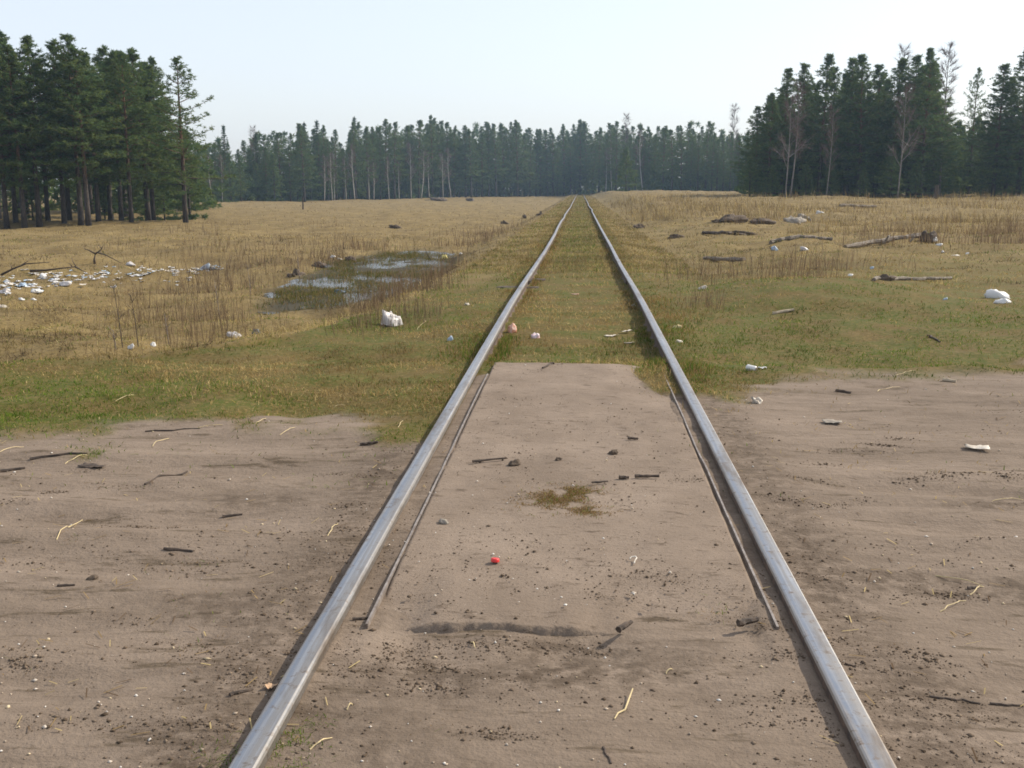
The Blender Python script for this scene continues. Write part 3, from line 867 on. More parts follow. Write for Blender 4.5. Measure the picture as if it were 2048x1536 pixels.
for (px, top, v, lb) in [(452, 250, 0, 'pointed spruce tip left of the far forest skyline beside the left grove'), (612, 244, 1, 'pointed spruce in the left half of the far skyline'),
                         (637, 240, 0, 'broader spruce right of the pointed spruce in the far skyline'), (712, 233, 1, 'tall slim spruce tip right of the skyline notch'),
                         (515, 266, 1, 'small spruce tip in the low left part of the far skyline')]:
    P = at_distance(px, far_D(px) + 6)
    tree('spruce_tree', SPRUCE[v], P, R_.uniform(0, 6), height_to(px, top, P) / HREF, lb, 'spruce', 'spruces in the far skyline', .9)
P = at_distance(1252, 185)
tree('young_pine', YOUNG[1], P, 1.0, height_to(1252, 296, P) / 6, 'broad young pine standing alone in front of the far forest right of the track', 'pine', None, 1.2)
for (px, top, lb) in [(1286, 262, 'leafless birch with a crooked limb right of the lone broad young pine'), (1212, 300, 'pale leafless birch just left of the lone broad young pine'),
                      (1224, 285, 'thin leafless birch touching the left side of the lone broad young pine'), (1246, 230, 'bare birch top above the skyline over the lone broad young pine'),
                      (1468, 212, 'bare birch spire above the skyline left of the right grove'), (515, 255, 'rounded bare birch crown above the low left skyline')]:
    P = at_distance(px, far_D(px) - (4 if top > 255 else -8))
    tree('bare_birch', BIRCH_TALL if top < 260 else BIRCH[0], P, R_.uniform(0, 6), height_to(px, top, P) / (14 if top < 260 else 10), lb, 'birch', 'leafless birches')
BX = [(424, 'first'), (443, 'second'), (648, 'third'), (664, 'fourth'), (668, 'fifth'), (692, 'sixth'), (709, 'seventh'), (738, 'eighth'), (747, 'ninth'), (778, 'tenth'), (798, 'eleventh'),
      (822, 'twelfth'), (842, 'thirteenth'), (858, 'fourteenth'), (886, 'fifteenth'), (902, 'sixteenth')]
for i, (px, o_) in enumerate(BX):
    P = at_distance(px, far_D(px) - R_.uniform(3, 7))
    tree('bare_birch', BIRCH[i % 3], P, R_.uniform(0, 6), height_to(px, R_.uniform(280, 325), P) / 10, f'thin pale birch at the far forest edge, {o_} of that row from the left grove', 'birch', 'pale birch stems along the far forest edge')

# forest mass further back, nothing to tell apart in it
def forest_mass():
    rng = np.random.default_rng(77); Vs = []; Cs = []
    def put(px, D, top, n, k, r0, rr, t0):
        d = ray(px, 364); h = math.hypot(d[0], d[1]); x, y = d[0] / h * D, d[1] / h * D
        z = float(ground_z(x, y)); H = max(1.5, CAM[2] + (364 - top) / FPX * D - z)
        t = rng.uniform(t0, 1, n) ** .9; r = r0 * (1 - t) ** .7 + .2; a = rng.uniform(0, 6.28, n); q = np.sqrt(rng.uniform(0, 1, n))
        C = np.stack([x + r * q * np.cos(a), y + r * q * np.sin(a), z + H * t], -1)
        V, T, c = needles(C, rng.uniform(rr * .7, rr * 1.2, n), k, rng, up=.2, w=(.09, .17))
        Vs.append(V); Cs.append(c)
    for i in range(330):
        px = rng.uniform(-900, 3000)
        D = rng.uniform(205, 300) if (px < 420 or px > 1500) else far_D(px) + rng.uniform(20, 76)
        put(px, D, sky_top(float(np.clip(px, 430, 1500))) + rng.uniform(4, 34), 34, 22, 2.6, 1.0, .02)
    # undergrowth that closes the view between the stems
    for i in range(420):
        px = rng.uniform(380, 1540)
        put(px, far_D(px) + rng.uniform(2, 18), 364 - rng.uniform(-8, 45), 12, 22, 2.4, .9, 0.0)
    for i in range(90):
        put(rng.uniform(-350, 420), rng.uniform(108, 150), 364 - rng.uniform(0, 76), 12, 22, 2.6, .8, 0.0)
    for i in range(110):
        put(rng.uniform(1500, 2450), rng.uniform(112, 150), 364 - rng.uniform(0, 70), 12, 22, 2.6, .8, 0.0)
    V = np.concatenate(Vs); me = np_mesh('forest', V, np.arange(len(V)).reshape(-1, 3), cols=np.concatenate(Cs))
    o = add('forest', me, M_NEEDLE); o['kind'] = 'stuff'
    tag(o, 'dark hazy depth of the forest behind its edge trees', 'forest')
forest_mass()

# ------------------------------------------------------------------ grass
def blades(name, P, H, W, C, label, cat, lean=.35, wind=(0, 0), segs=2, seed=1, bent=.5):
    rng = np.random.default_rng(seed); n = len(P)
    a = rng.uniform(0, 2 * math.pi, n); p = np.stack([np.cos(a), np.sin(a), np.zeros(n)], -1)
    ld = rng.normal(size=(n, 2)) * lean + np.array(wind)
    L = np.stack([ld[:, 0], ld[:, 1], np.zeros(n)], -1) * H[:, None]
    up = np.zeros((n, 3)); up[:, 2] = H
    nl = np.clip(1 - .35 * (ld ** 2).sum(1), .25, 1)
    up[:, 2] *= nl
    w = W[:, None] * .5
    if segs == 2:
        mid_ = P + L * .35 + up * .58; tip = P + L * (1.0) + up
        V = np.stack([P - p * w, P + p * w, mid_ - p * w * .75, mid_ + p * w * .75, tip], 1).reshape(-1, 3)
        b = np.arange(n)[:, None] * 5
        T = np.concatenate([b + (0, 1, 3), b + (0, 3, 2), b + (2, 3, 4)], 1).reshape(-1, 3); k = 5
    else:
        tip = P + L + up
        V = np.stack([P - p * w, P + p * w, tip], 1).reshape(-1, 3); T = np.arange(3 * n).reshape(-1, 3); k = 3
    me = np_mesh(name, V, T, cols=np.repeat(C, k, 0))
    o = add(name, me, M_GRASS); o['kind'] = 'stuff'; tag(o, label, cat)
    return o

def frustum_points(n, y0, y1, seed, power=1.0, margin=.10):
    """places spread over the ground in front of the camera, denser near"""
    rng = np.random.default_rng(seed); u = rng.uniform(0, 1, n)
    if power == 0: Y = y0 + (y1 - y0) * u
    else: Y = (y0 ** -power + u * (y1 ** -power - y0 ** -power)) ** (-1 / power)
    xl = -(1161 / FPX + margin) * Y - 1.2; xr = (887 / FPX + margin) * Y + 1.2
    X = xl + (xr - xl) * rng.uniform(0, 1, n)
    return X, Y, rng

STRAWC = np.array([(.42, .320, .130), (.365, .272, .108), (.50, .400, .185), (.28, .202, .084), (.33, .242, .104)])
GREENC = np.array([(.098, .158, .022), (.128, .182, .028), (.165, .190, .036), (.076, .126, .019)])
def patchy(X, Y, lo=.58, hi=1.12):
    f = .55 * fbm(X * 1.5, Y * 1.5, 301, 4) + .45 * fbm(X * .38, Y * .5, 302, 4)
    return (lo + (hi - lo) * sstep(.38, .58, f))[:, None]
def pick(tab, n, rng): return tab[rng.integers(0, len(tab), n)] * rng.uniform(.75, 1.25, (n, 1))

def rail_gap(X, Y): return (np.abs(X - XL) > .05) & (np.abs(X - XR) > .05)

# short worn grass of the verge
X, Y, rng = frustum_points(430000, 5.0, 48, 201, .9)
d_, s_ = masks(X, Y)
greenp = fbm(X * .55, Y * .55, 51, 4); dens = fbm(X * 1.7, Y * 1.7, 52, 4)
inside = (X > XL) & (X < XR)
keep = (rng.uniform(0, 1, len(X)) < (1 - d_ * .985) * np.clip(1.15 - s_ * .75, .1, 1) * np.clip(3.0 * dens - .75, .08, 1.2)) & rail_gap(X, Y) & (pond_f(X, Y) < .1) & ~(inside & (Y < 8.7) & (X < .35))
X, Y = X[keep], Y[keep]; greenp = greenp[keep]; inside = inside[keep]; n = len(X)
P = np.stack([X, Y, ground_z(X, Y) - .005], -1)
gshare = np.clip(.48 + 3.6 * (greenp - .5) + .28 * np.exp(-((edge_left(Y) - X) / 1.1) ** 2) * (X < -1.2) - .34 * inside * sstep(9, 12, Y), .04, .88)
isg = rng.uniform(0, 1, n) < gshare
C = np.where(isg[:, None], pick(GREENC, n, rng), pick(STRAWC * np.array((.95, .90, .90)), n, rng))
H = rng.uniform(.014, .044, n) * (1 + .25 * inside) * np.interp(Y, [5, 10, 20, 48], [.75, 1, 1.4, 1.8]) * (1 + .5 * (fbm(X * 3, Y * 3, 53, 2) > .62))
W = np.interp(Y, [5, 26, 48], [.005, .013, .026]) * rng.uniform(.7, 1.3, n)
blades('verge_grass', P, H, W, C * patchy(X, Y, .55, 1.05), 'short patchy green and brown grass around the crossing', 'grass', lean=1.05, seed=2)

# grass and weeds along the rails beyond the crossing
rng = np.random.default_rng(211); n = 42000
u = rng.uniform(0, 1, n); Y = (6.3 ** -.6 + u * (120 ** -.6 - 6.3 ** -.6)) ** (-1 / .6)
sidec = rng.integers(0, 4, n)
off = np.abs(rng.normal(size=n)) * np.where(sidec % 2 == 0, .22, .08) + .055
Xc = np.where(sidec < 2, XL, XR); sgn = np.where(sidec < 2, np.where(sidec % 2 == 0, -1, 1), np.where(sidec % 2 == 0, 1, -1))
X = Xc + sgn * off
d_, s_ = masks(X, Y)
keep = (rng.uniform(0, 1, n) < (1 - d_)) & ((sgn * np.where(sidec < 2, -1, 1) > 0) | (Y > 8.6)); X, Y = X[keep], Y[keep]; n = len(X)
P = np.stack([X, Y, ground_z(X, Y) - .005], -1)
patch = fbm(X * 1.3, Y * .8, 212, 3)
isg = rng.uniform(0, 1, n) < np.where(Y < 12, .62, .22)
C = np.where(isg[:, None], pick(GREENC * .85, n, rng), pick(STRAWC * np.array((.68, .60, .58)), n, rng))
H = rng.uniform(.02, .085, n) * np.clip(3.2 * patch - 1.1, .12, 1.5) * np.interp(Y, [6, 12, 30, 80], [.8, 1.0, 1.1, .8]); W = np.interp(Y, [6, 120], [.005, .05])
blades('rail_side_grass', P, H, W, C, 'dark tufts of grass and weeds hugging both rails', 'grass', lean=.45, seed=3)

# grass between and beside the rails further on
rng = np.random.default_rng(221); n = 70000; u = rng.uniform(0, 1, n)
Y = (20 ** -.7 + u * (280 ** -.7 - 20 ** -.7)) ** (-1 / .7); X = mid + rng.uniform(-2.3, 2.3, n)
keep = rail_gap(X, Y); X, Y = X[keep], Y[keep]; n = len(X)
P = np.stack([X, Y, ground_z(X, Y) - .01], -1)
gp = fbm(X * .8, Y * .2, 222, 3)
isg = rng.uniform(0, 1, n) < np.clip(.22 * (np.abs(X - mid) < .5) + .6 * (gp - .45) + .25 * np.exp(-((X + 1.9) / .35) ** 2), .03, .6)
C = np.where(isg[:, None], pick(GREENC, n, rng), pick(STRAWC * .85, n, rng))
H = rng.uniform(.03, .10, n) * np.interp(Y, [20, 120], [.9, 1.3]); W = np.interp(Y, [20, 280], [.011, .12])
blades('track_grass', P, H, W, C * patchy(X, Y, .65, 1.05), 'low brown and green grass growing over the track bed', 'grass', lean=.7, seed=4)

# dry field left, and right
def field(name, n, y0, y1, seed, label, side, hs=(.10, .32), power=.9):
    X, Y, rng = frustum_points(n, y0, y1, seed, power)
    d_, s_ = masks(X, Y)
    p = pond_f(X, Y); cl = fbm(X * .7, Y * .7, 61, 4)
    clump = fbm(X * 2.4, Y * 2.4, 62, 3)
    keep = (X * side > 0) & (rng.uniform(0, 1, n) < s_ * (1 - d_) * (1 - .80 * p) * np.clip(2.4 * clump - .55, .06, 1.2)) & (np.abs(X - mid) > 2.0)
    X, Y, cl, p = X[keep], Y[keep], cl[keep], p[keep]; n = len(X)
    P = np.stack([X, Y, ground_z(X, Y) - .01], -1)
    gsh = np.clip(1.2 * (fbm(X * .3, Y * .3, 63, 3) - .56), 0, .4) + (.28 * np.exp(-((X - 4) / 3.5) ** 2) * (Y < 34) if side > 0 else 0)
    pw = pond_f(X, Y, .3)
    gsh = np.maximum(gsh, .4 * pw)
    isg = rng.uniform(0, 1, n) < gsh
    C = np.where(isg[:, None], pick(GREENC * .95, n, rng), pick(STRAWC, n, rng))
    brown = np.maximum(sstep(.52, .64, fbm(X * .22, Y * .30, 64, 4)), sstep(.54, .64, fbm(X * .9, Y * 1.1, 66, 4)))
    C = np.where((rng.uniform(0, 1, n) < brown * .75)[:, None], pick(np.array([(.13, .088, .05), (.10, .070, .045), (.16, .105, .058)]), n, rng), C)
    H = rng.uniform(hs[0], hs[1], n) * (.35 + 1.1 * cl) * np.interp(Y, [9, 30, 150], [.5, .62, .75]) * (1 - .5 * p)
    W = np.interp(Y, [9, 40, 280], [.006, .02, .14]) * rng.uniform(.7, 1.3, n)
    blades(name, P, H, W, C * patchy(X, Y, .52, 1.08) * (1 - .35 * pw)[:, None], label, 'grass', lean=1.45, wind=(-.45, -.2), segs=2 if y1 < 60 else 1, seed=seed + 1)
field('field_straw', 270000, 8.5, 45, 231, 'matted golden dry grass on the low left field', -1)
field('distant_straw', 170000, 42, 290, 232, 'far stretch of pale dry grass on the left field', -1, power=.8)
field('meadow_straw', 280000, 12, 45, 233, 'dry tan and green grass on the ground right of the track', 1, (.06, .20))
field('distant_meadow', 140000, 42, 240, 234, 'far stretch of tan grass right of the track', 1, (.15, .40), power=.8)

# tall dry stalks right, towards the grove
X, Y, rng = frustum_points(70000, 32, 104, 241, .9)
pt = fbm(X * .16, Y * .16, 65, 3)
keep = (X > 2.6) & (rng.uniform(0, 1, len(X)) < sstep(.46, .60, pt + .10 * sstep(40, 70, Y))); X, Y = X[keep], Y[keep]; n = len(X)
P = np.stack([X, Y, ground_z(X, Y) - .02], -1)
C = pick(np.array([(.36, .27, .11), (.28, .20, .09), (.21, .145, .075), (.42, .33, .15), (.18, .125, .07)]), n, rng)
H = rng.uniform(.25, .8, n) * np.interp(Y, [24, 40, 100], [.5, .8, 1.15]) * np.clip(2.6 * fbm(X * .35, Y * .25, 67, 3) - .55, .3, 1.25); W = np.interp(Y, [24, 104], [.008, .035]) * rng.uniform(.6, 1.3, n)
blades('tall_dry_grass', P, H, W, C * patchy(X, Y, .6, 1.0), 'tall tan dry stalks in front of the right grove', 'grass', lean=.38, wind=(-.10, 0), seed=6)

# upright dead weeds, left
rng = np.random.default_rng(251)
spots = [(-2.9, 15.2, .45, 260), (-3.2, 17.5, .6, 240), (-2.5, 17.0, .5, 200), (-6.3, 17.2, .9, 260), (-7.2, 18.4, 1.0, 220), (-5.4, 15.2, .7, 260), (-8.2, 24, 1.2, 420), (-7.6, 31, 1.2, 300), (-3.0, 22, .6, 260),
         (-9.5, 29, 1.6, 380), (-7.4, 37, 1.3, 300), (-2.3, 11.9, .4, 160), (-2.0, 12.8, .4, 160), (-9.5, 13.5, 1.2, 240), (-6.5, 11.8, .7, 120), (-11, 34, 2.5, 360), (-3.9, 40, 1.2, 240), (-4.6, 52, 1.8, 300),
         (2.3, 18.5, .8, 200), (3.2, 16.2, .5, 120), (1.6, 13.6, .3, 120), (4.3, 20, 1.2, 200), (8, 27, 1.6, 400), (10.5, 26, 1.2, 400), (12, 30, 2, 300)]
for _ in range(40):
    y = float(rng.uniform(13, 75)); x = float(rng.uniform(-.62 * y - 2, -3.2) if rng.uniform() < .6 else rng.uniform(3.5, .5 * y + 2))
    if pond_f(np.array(x), np.array(y)) < .1: spots.append((x, y, float(rng.uniform(.25, .9)) * (1 + y / 60), int(rng.uniform(20, 70))))
Ps = []; Hs = []
for (x, y, r, k) in spots:
    xx = x + rng.normal(size=k) * r * .6; yy = y + rng.normal(size=k) * r
    Ps.append(np.stack([xx, yy, ground_z(xx, yy) - .02], -1)); Hs.append(rng.uniform(.18, .62, k) * (1 if y > 14.5 else .6))
P = np.concatenate(Ps); H = np.concatenate(Hs); n = len(P)
C = pick(np.array([(.14, .092, .058), (.19, .13, .078), (.11, .078, .052), (.25, .18, .10)]), n, rng)
blades('dead_weeds', P, H, np.interp(P[:, 1], [11, 50], [.005, .016]), C, 'thin brown upright dead weed stems in loose clumps', 'weeds', lean=.2, seed=8)

# grass standing in the pool
rng = np.random.default_rng(261); n = 90000
X = rng.uniform(-8, -2.8, n); Y = rng.uniform(16, 38, n)
keep = (pond_f(X, Y) > .1) & (fbm(X * .9, Y * .7, 262, 4) + rng.uniform(-.2, .2, n) > .54); X, Y = X[keep], Y[keep]; n = len(X)
P = np.stack([X, Y, np.minimum(ground_z(X, Y), POND_Z)], -1)
C = pick(np.array([(.16, .125, .045), (.11, .10, .03), (.24, .17, .075), (.10, .12, .03)]), n, rng)
blades('pond_grass', P, rng.uniform(.04, .15, n), np.full(n, .013), C, 'sparse grass standing in the flooded ditch', 'grass', lean=.5, seed=9)

# worn tufts on the dirt and on the slab
rng = np.random.default_rng(271); Ps = []; Cs = []
for (px, py, r, k, g) in [(1120, 1005, .12, 2600, .06), (1085, 1020, .10, 1500, .06), (1180, 1035, .08, 1300, .06), (1150, 995, .08, 1200, .1), (425, 1215, .16, 180, .2), (380, 1135, .09, 140, .1), (545, 1500, .08, 700, .75), (590, 1450, .06, 350, .6), (530, 1530, .07, 500, .8), (430, 1520, .06, 300, .6),
                          (1440, 1245, .06, 90, .3), (140, 1080, .04, 60, .2), (400, 1290, .08, 120, .1), (1760, 1295, .06, 60, .1), (1870, 955, .12, 120, .1), (870, 1450, .05, 60, .1), (60, 1320, .10, 140, .1), (1480, 1340, .05, 70, .2), (960, 740, .1, 300, .6), (985, 725, .08, 260, .6), (1310, 745, .14, 500, .6), (1330, 800, .10, 250, .3)]:
    c = on_ground(px, py); xx = c[0] + rng.normal(size=k) * r * .75; yy = c[1] + rng.normal(size=k) * r * .75
    fl = fbm(xx * 14, yy * 20, 272, 3) > .46; xx, yy = xx[fl], yy[fl]; m = len(xx)
    onslab = (xx > -.68) & (xx < .64) & (yy > 3.35) & (yy < 8.7)
    Ps.append(np.stack([xx, yy, np.where(onslab, .018, ground_z(xx, yy) - .003)], -1))
    gg = rng.uniform(0, 1, m) < g
    Cs.append(np.where(gg[:, None], pick(GREENC, m, rng), pick(np.array([(.28, .182, .075), (.22, .14, .058), (.16, .10, .042)]), m, rng)))
P = np.concatenate(Ps); C = np.concatenate(Cs); n = len(P)
blades('worn_grass_tufts', P, rng.uniform(.006, .015, n) * np.where(C[:, 1] > C[:, 0], 1.6, 1), np.full(n, .003), C, 'flattened brown tufts of grass on the bare dirt and slab', 'grass', lean=1.2, seed=10)

# ------------------------------------------------------------------ crumbs of soil, grit
def lumps(name, P, R, mats_col, label, cat, seed, flat=.6):
    rng = np.random.default_rng(seed); n = len(P)
    o_v = np.array([(1, 0, 0), (-1, 0, 0), (0, 1, 0), (0, -1, 0), (0, 0, 1), (0, 0, -1.)])
    o_f = np.array([(0, 2, 4), (2, 1, 4), (1, 3, 4), (3, 0, 4), (2, 0, 5), (1, 2, 5), (3, 1, 5), (0, 3, 5)])
    a = rng.uniform(0, 6.28, n); sc = rng.uniform(.6, 1.4, (n, 3)) * R[:, None]; sc[:, 2] *= flat
    v = o_v[None] * (1 + rng.uniform(-.3, .3, (n, 6, 1))) * sc[:, None]
    ca, sa = np.cos(a)[:, None], np.sin(a)[:, None]
    V = np.stack([v[..., 0] * ca - v[..., 1] * sa, v[..., 0] * sa + v[..., 1] * ca, v[..., 2]], -1) + P[:, None]
    T = (o_f[None] + (np.arange(n) * 6)[:, None, None]).reshape(-1, 3)
    me = np_mesh(name, V.reshape(-1, 3), T, cols=np.repeat(mats_col, 6, 0))
    o = add(name, me, M_TWIG); o['kind'] = 'stuff'; tag(o, label, cat); return o
X, Y, rng = frustum_points(90000, 2.1, 9.2, 281, .4, .06)
d_, s_ = masks(X, Y)
nr = np.exp(-((np.abs(X - mid) - .98) / .16) ** 2) + .6 * (((X > XL) & (X < -.7)) | ((X < XR) & (X > .67)))
w = (.03 + .7 * nr + .65 * sstep(.56, .68, fbm(X * .6, Y * 3.0, 282, 4)) + .4 * sstep(.52, .66, fbm(X * 3, Y * 5, 283, 3)) * ((X > XL) & (X < XR) & (Y < 3.4))) * d_
slab_ = (X > -.68) & (X < .64) & (Y > 3.4)
w = np.where(slab_, .12 + .75 * sstep(.46, .62, fbm(X * 1.8, Y * 1.5, 284, 4)), w)
keep = (rng.uniform(0, 1, len(X)) < w) & rail_gap(X, Y); X, Y = X[keep], Y[keep]; n = len(X); slab_ = slab_[keep]
PATCH = [(40, 1325), (120, 1305), (90, 1345), (370, 1290), (440, 1305), (400, 1320), (350, 1135), (440, 1140), (100, 985), (30, 1000), (230, 1050), (300, 1055), (200, 940), (260, 975), (700, 950), (720, 1010), (690, 1060), (640, 1120),
         (560, 1230), (620, 1180), (540, 1300), (500, 1360), (870, 1335), (780, 1320), (930, 1340), (860, 1380), (720, 1340), (800, 1300), (1500, 1180), (1530, 1250), (1580, 1310), (1640, 1400), (1500, 1400), (1560, 1440), (1650, 1280), (1700, 1330),
         (1840, 955), (1900, 950), (1960, 945), (2010, 950), (1800, 880), (1700, 905), (1650, 930), (1620, 960), (1580, 1000), (1760, 890), (1900, 1190), (1820, 1195), (1980, 1075), (1760, 1100), (1850, 1320), (1950, 1440), (1880, 1400), (1330, 960), (1390, 970),
         (1000, 1470), (1300, 1165), (1180, 1200), (1320, 1190), (960, 1310), (330, 1450), (150, 1440), (480, 1440), (250, 1240), (60, 1130), (1720, 1460), (1600, 1150), (1690, 1010)]
px2, py2 = [], []
for (px, py) in PATCH:
    c_ = on_ground(px, py); m_ = int(rng.uniform(60, 260)); th = rng.normal() * .25
    u_ = rng.normal(size=m_) * rng.uniform(.05, .15); v_ = rng.normal(size=m_) * rng.uniform(.012, .04)
    px2.append(c_[0] + u_ * math.cos(th) - v_ * math.sin(th)); py2.append(c_[1] + u_ * math.sin(th) + v_ * math.cos(th))
px2.append(rng.uniform(-.55, .12, 700)); py2.append(3.30 + rng.normal(size=700) * .03)
px2 = np.concatenate(px2); py2 = np.concatenate(py2); ok_ = rail_gap(px2, py2)
X = np.concatenate([X, px2[ok_]]); Y = np.concatenate([Y, py2[ok_]]); n = len(X)
slab_ = (X > -.68) & (X < .64) & (Y > 3.4)
P = np.stack([X, Y, np.where(slab_, .018, ground_z(X, Y) + .001)], -1)
C = pick(np.array([(.115, .085, .060), (.15, .113, .082), (.09, .066, .046), (.18, .137, .10)]), n, rng)
R = np.abs(rng.normal(size=n)) ** 2 * np.where(slab_, .0009, .0011) + .0010
lumps('soil_crumbs', P, np.clip(R, 0, .009), C, 'dark crumbs of earth strewn over the dirt crossing', 'crumbs', 12)
X, Y, rng = frustum_points(1500, 2.1, 9.5, 285, .2, .05)
keep = rail_gap(X, Y) & (masks(X, Y)[0] > .4); X, Y = X[keep], Y[keep]; n = len(X)
slab_ = (X > -.68) & (X < .64) & (Y > 3.4)
P = np.stack([X, Y, np.where(slab_, .026, ground_z(X, Y) + .002)], -1)
C = pick(np.array([(.55, .48, .40), (.62, .58, .52), (.42, .34, .26), (.50, .40, .26)]), n, rng)
lumps('pale_grit', P, np.clip(np.abs(rng.normal(size=n)) * .0032 + .0015, 0, .010), C, 'pale grit and tiny scraps scattered on the dirt', 'grit', 13)

# fine straw scraps lying about
X, Y, rng = frustum_points(1500, 2.6, 15, 287, .35, .05)
keep = rail_gap(X, Y) & ~((X > -.68) & (X < .64) & (Y < 8.7)); X, Y = X[keep], Y[keep]; n = len(X)
a = rng.uniform(0, 3.14, n); L = rng.uniform(.015, .07, n)
A = np.stack([X, Y, ground_z(X, Y) + .006], -1); D_ = np.stack([np.cos(a) * L, np.sin(a) * L, rng.uniform(-.004, .01, n)], -1)
Wd = np.stack([-np.sin(a), np.cos(a), np.zeros(n)], -1) * rng.uniform(.0012, .0025, n)[:, None]
V = np.stack([A - Wd, A + Wd, A + D_ + Wd, A + D_ - Wd], 1).reshape(-1, 3)
C = pick(np.array([(.46, .36, .18), (.30, .21, .10), (.14, .095, .06)]), n, rng)
o = add('straw_scraps', np_mesh('straw_scraps', V, np.arange(4 * n).reshape(-1, 4), cols=np.repeat(C, 4, 0)), M_GRASS); o['kind'] = 'stuff'
tag(o, 'tiny bits of straw and bark scattered over dirt and grass', 'straw')

# ------------------------------------------------------------------ litter, sticks, stones
def surf(px, py):
    P = on_ground(px, py)
    if -.68 < P[0] < .64 and 3.36 < P[1] < 8.75:
        d = ray(px, py); t = (.022 - CAM[2]) / d[2]; P = CAM + d * t
    return P

def crumple_mesh(name, sx, sy_, sz, seed, mat, n=18, amp=.35):
    """crumpled bag or wrapper: a closed skin with folds"""
    rng = np.random.default_rng(seed); V = []; F_ = []
    m = n // 2 + 1
    for i in range(m + 1):
        th = math.pi * i / m
        for j in range(n):
            ph = 2 * math.pi * j / n
            V.append((math.sin(th) * math.cos(ph), math.sin(th) * math.sin(ph), math.cos(th)))
    V = np.array(V)
    def ridge(f, sd): return 1 - 2 * np.abs(vnoise(V[:, 0] * f + V[:, 2] * f * .7 + sd, V[:, 1] * f - V[:, 2] * f * .6 + sd * 1.3, sd) - .5)
    f1 = fbm(V[:, 0] * 1.6 + V[:, 2] * 1.1 + seed, V[:, 1] * 1.6 - V[:, 2] * .8, seed, 2) - .5
    k_ = 1 + amp * (2.0 * f1 + .9 * (ridge(2.2, seed + 3) - .6) + .7 * (ridge(4.6, seed + 9) - .6))
    k_ = k_ * (1 + rng.uniform(-.12, .12, len(V)) * amp)
    k_[:n] = k_[0]; k_[-n:] = k_[-1]
    V = V * k_[:, None]; V[:, 0] += V[:, 2] * rng.uniform(-.5, .5)
    V[:, 2] = np.where(V[:, 2] < -.25, -.25, V[:, 2]) + .25
    V = V * (sx, sy_, sz / 1.25)
    for i in range(m):
        for j in range(n):
            F_.append((i * n + j, i * n + (j + 1) % n, (i + 1) * n + (j + 1) % n, (i + 1) * n + j))
    me = np_mesh(name, V, np.array(F_)); me.materials.append(mat); return me
def sheet_mesh(name, sx, sy_, lift, seed, mat, n=9, thick=.0015):
    """torn bent scrap of sheet, with thickness"""
    rng = np.random.default_rng(seed)
    u = np.linspace(-1, 1, n); U, W_ = np.meshgrid(u, u)
    rag = 1 + .28 * (fbm(U * 2 + seed, W_ * 2, seed, 3) - .5) * 2
    z = (fbm(U * 1.4 + 3, W_ * 1.4 + seed, seed + 5, 3)) * lift * 1.3 + lift * .35 * np.abs(U * rng.uniform(.3, 1) + W_ * rng.uniform(-.6, .6))
    z = z - z.min()
    top = np.stack([U * sx * rag, W_ * sy_ * rag, z + thick], -1).reshape(-1, 3); bot = top - (0, 0, thick)
    ids = np.arange(n * n).reshape(n, n)
    f = np.stack([ids[:-1, :-1], ids[:-1, 1:], ids[1:, 1:], ids[1:, :-1]], -1).reshape(-1, 4)
    ring = np.concatenate([ids[0, :], ids[1:, -1], ids[-1, -2::-1], ids[-2:0:-1, 0]]); r2 = np.roll(ring, -1)
    sk = np.stack([r2, ring, ring + n * n, r2 + n * n], -1)
    me = np_mesh(name, np.concatenate([top, bot]), np.concatenate([f, f[:, ::-1] + n * n, sk])); me.materials.append(mat); return me
def px_size(P, px): return px / FPX * float(np.dot(P - CAM, FWD))

def crumple(name, px, py, w, h, mat, seed, label, cat, group=None, depth=.8, amp=.35, seg=18):
    P = surf(px, py); k_ = .78 if name == 'plastic_scrap' else 1.0
    sx = px_size(P, w) / 2 * k_; sz = px_size(P, h) * k_
    o = add(name, crumple_mesh(name, sx, sx * depth, sz, seed, mat, n=seg, amp=amp), loc=P - (0, 0, .15 * sz), rot=(0, 0, (seed * 1.7) % .8 - .4))
    tag(o, label, cat, group); return o
def scrap(name, px, py, w, d, lift, mat, seed, label, cat, group=None):
    P = surf(px, py); sx = px_size(P, w) / 2
    o = add(name, sheet_mesh(name, sx, d / 2, lift, seed, mat), loc=P + (0, 0, .004), rot=(0, 0, (seed * 2.3) % 1.2 - .6))
    tag(o, label, cat, group); return o
def stick(name, p0, p1, r0, r1, mat, label, cat, group=None, seed=0, wob=.08, n=7, lift=0.0, sides=6):
    A, B = surf(*p0), surf(*p1); rng = np.random.default_rng(seed + 5); L = np.linalg.norm(B - A)
    pts = []
    for i in range(n):
        t = i / (n - 1); q = A * (1 - t) + B * t; onslab = -.68 < q[0] < .64 and 3.36 < q[1] < 8.75
        zb = .024 if onslab else float(ground_z(q[0], q[1]))
        zl = A[2] * (1 - t) + B[2] * t
        pts.append(np.array((q[0] + rng.normal() * wob * L * .3 * (0 < i < n - 1), q[1] + rng.normal() * wob * L * .5 * (0 < i < n - 1), max(zb, zl) + (r0 * (1 - t) + r1 * t) * .55 + lift * math.sin(math.pi * t))))
    O = pts[0].copy(); mb = MB()
    mb.tube([p - O for p in pts], [(r0 * (1 - t) + r1 * t) * rng.uniform(.85, 1.15) for t in np.linspace(0, 1, n)], sides, rough=.12, rng=rng)
    o = add(name, mb.mesh(name, mats=[mat]), loc=O); tag(o, label, cat, group); return o

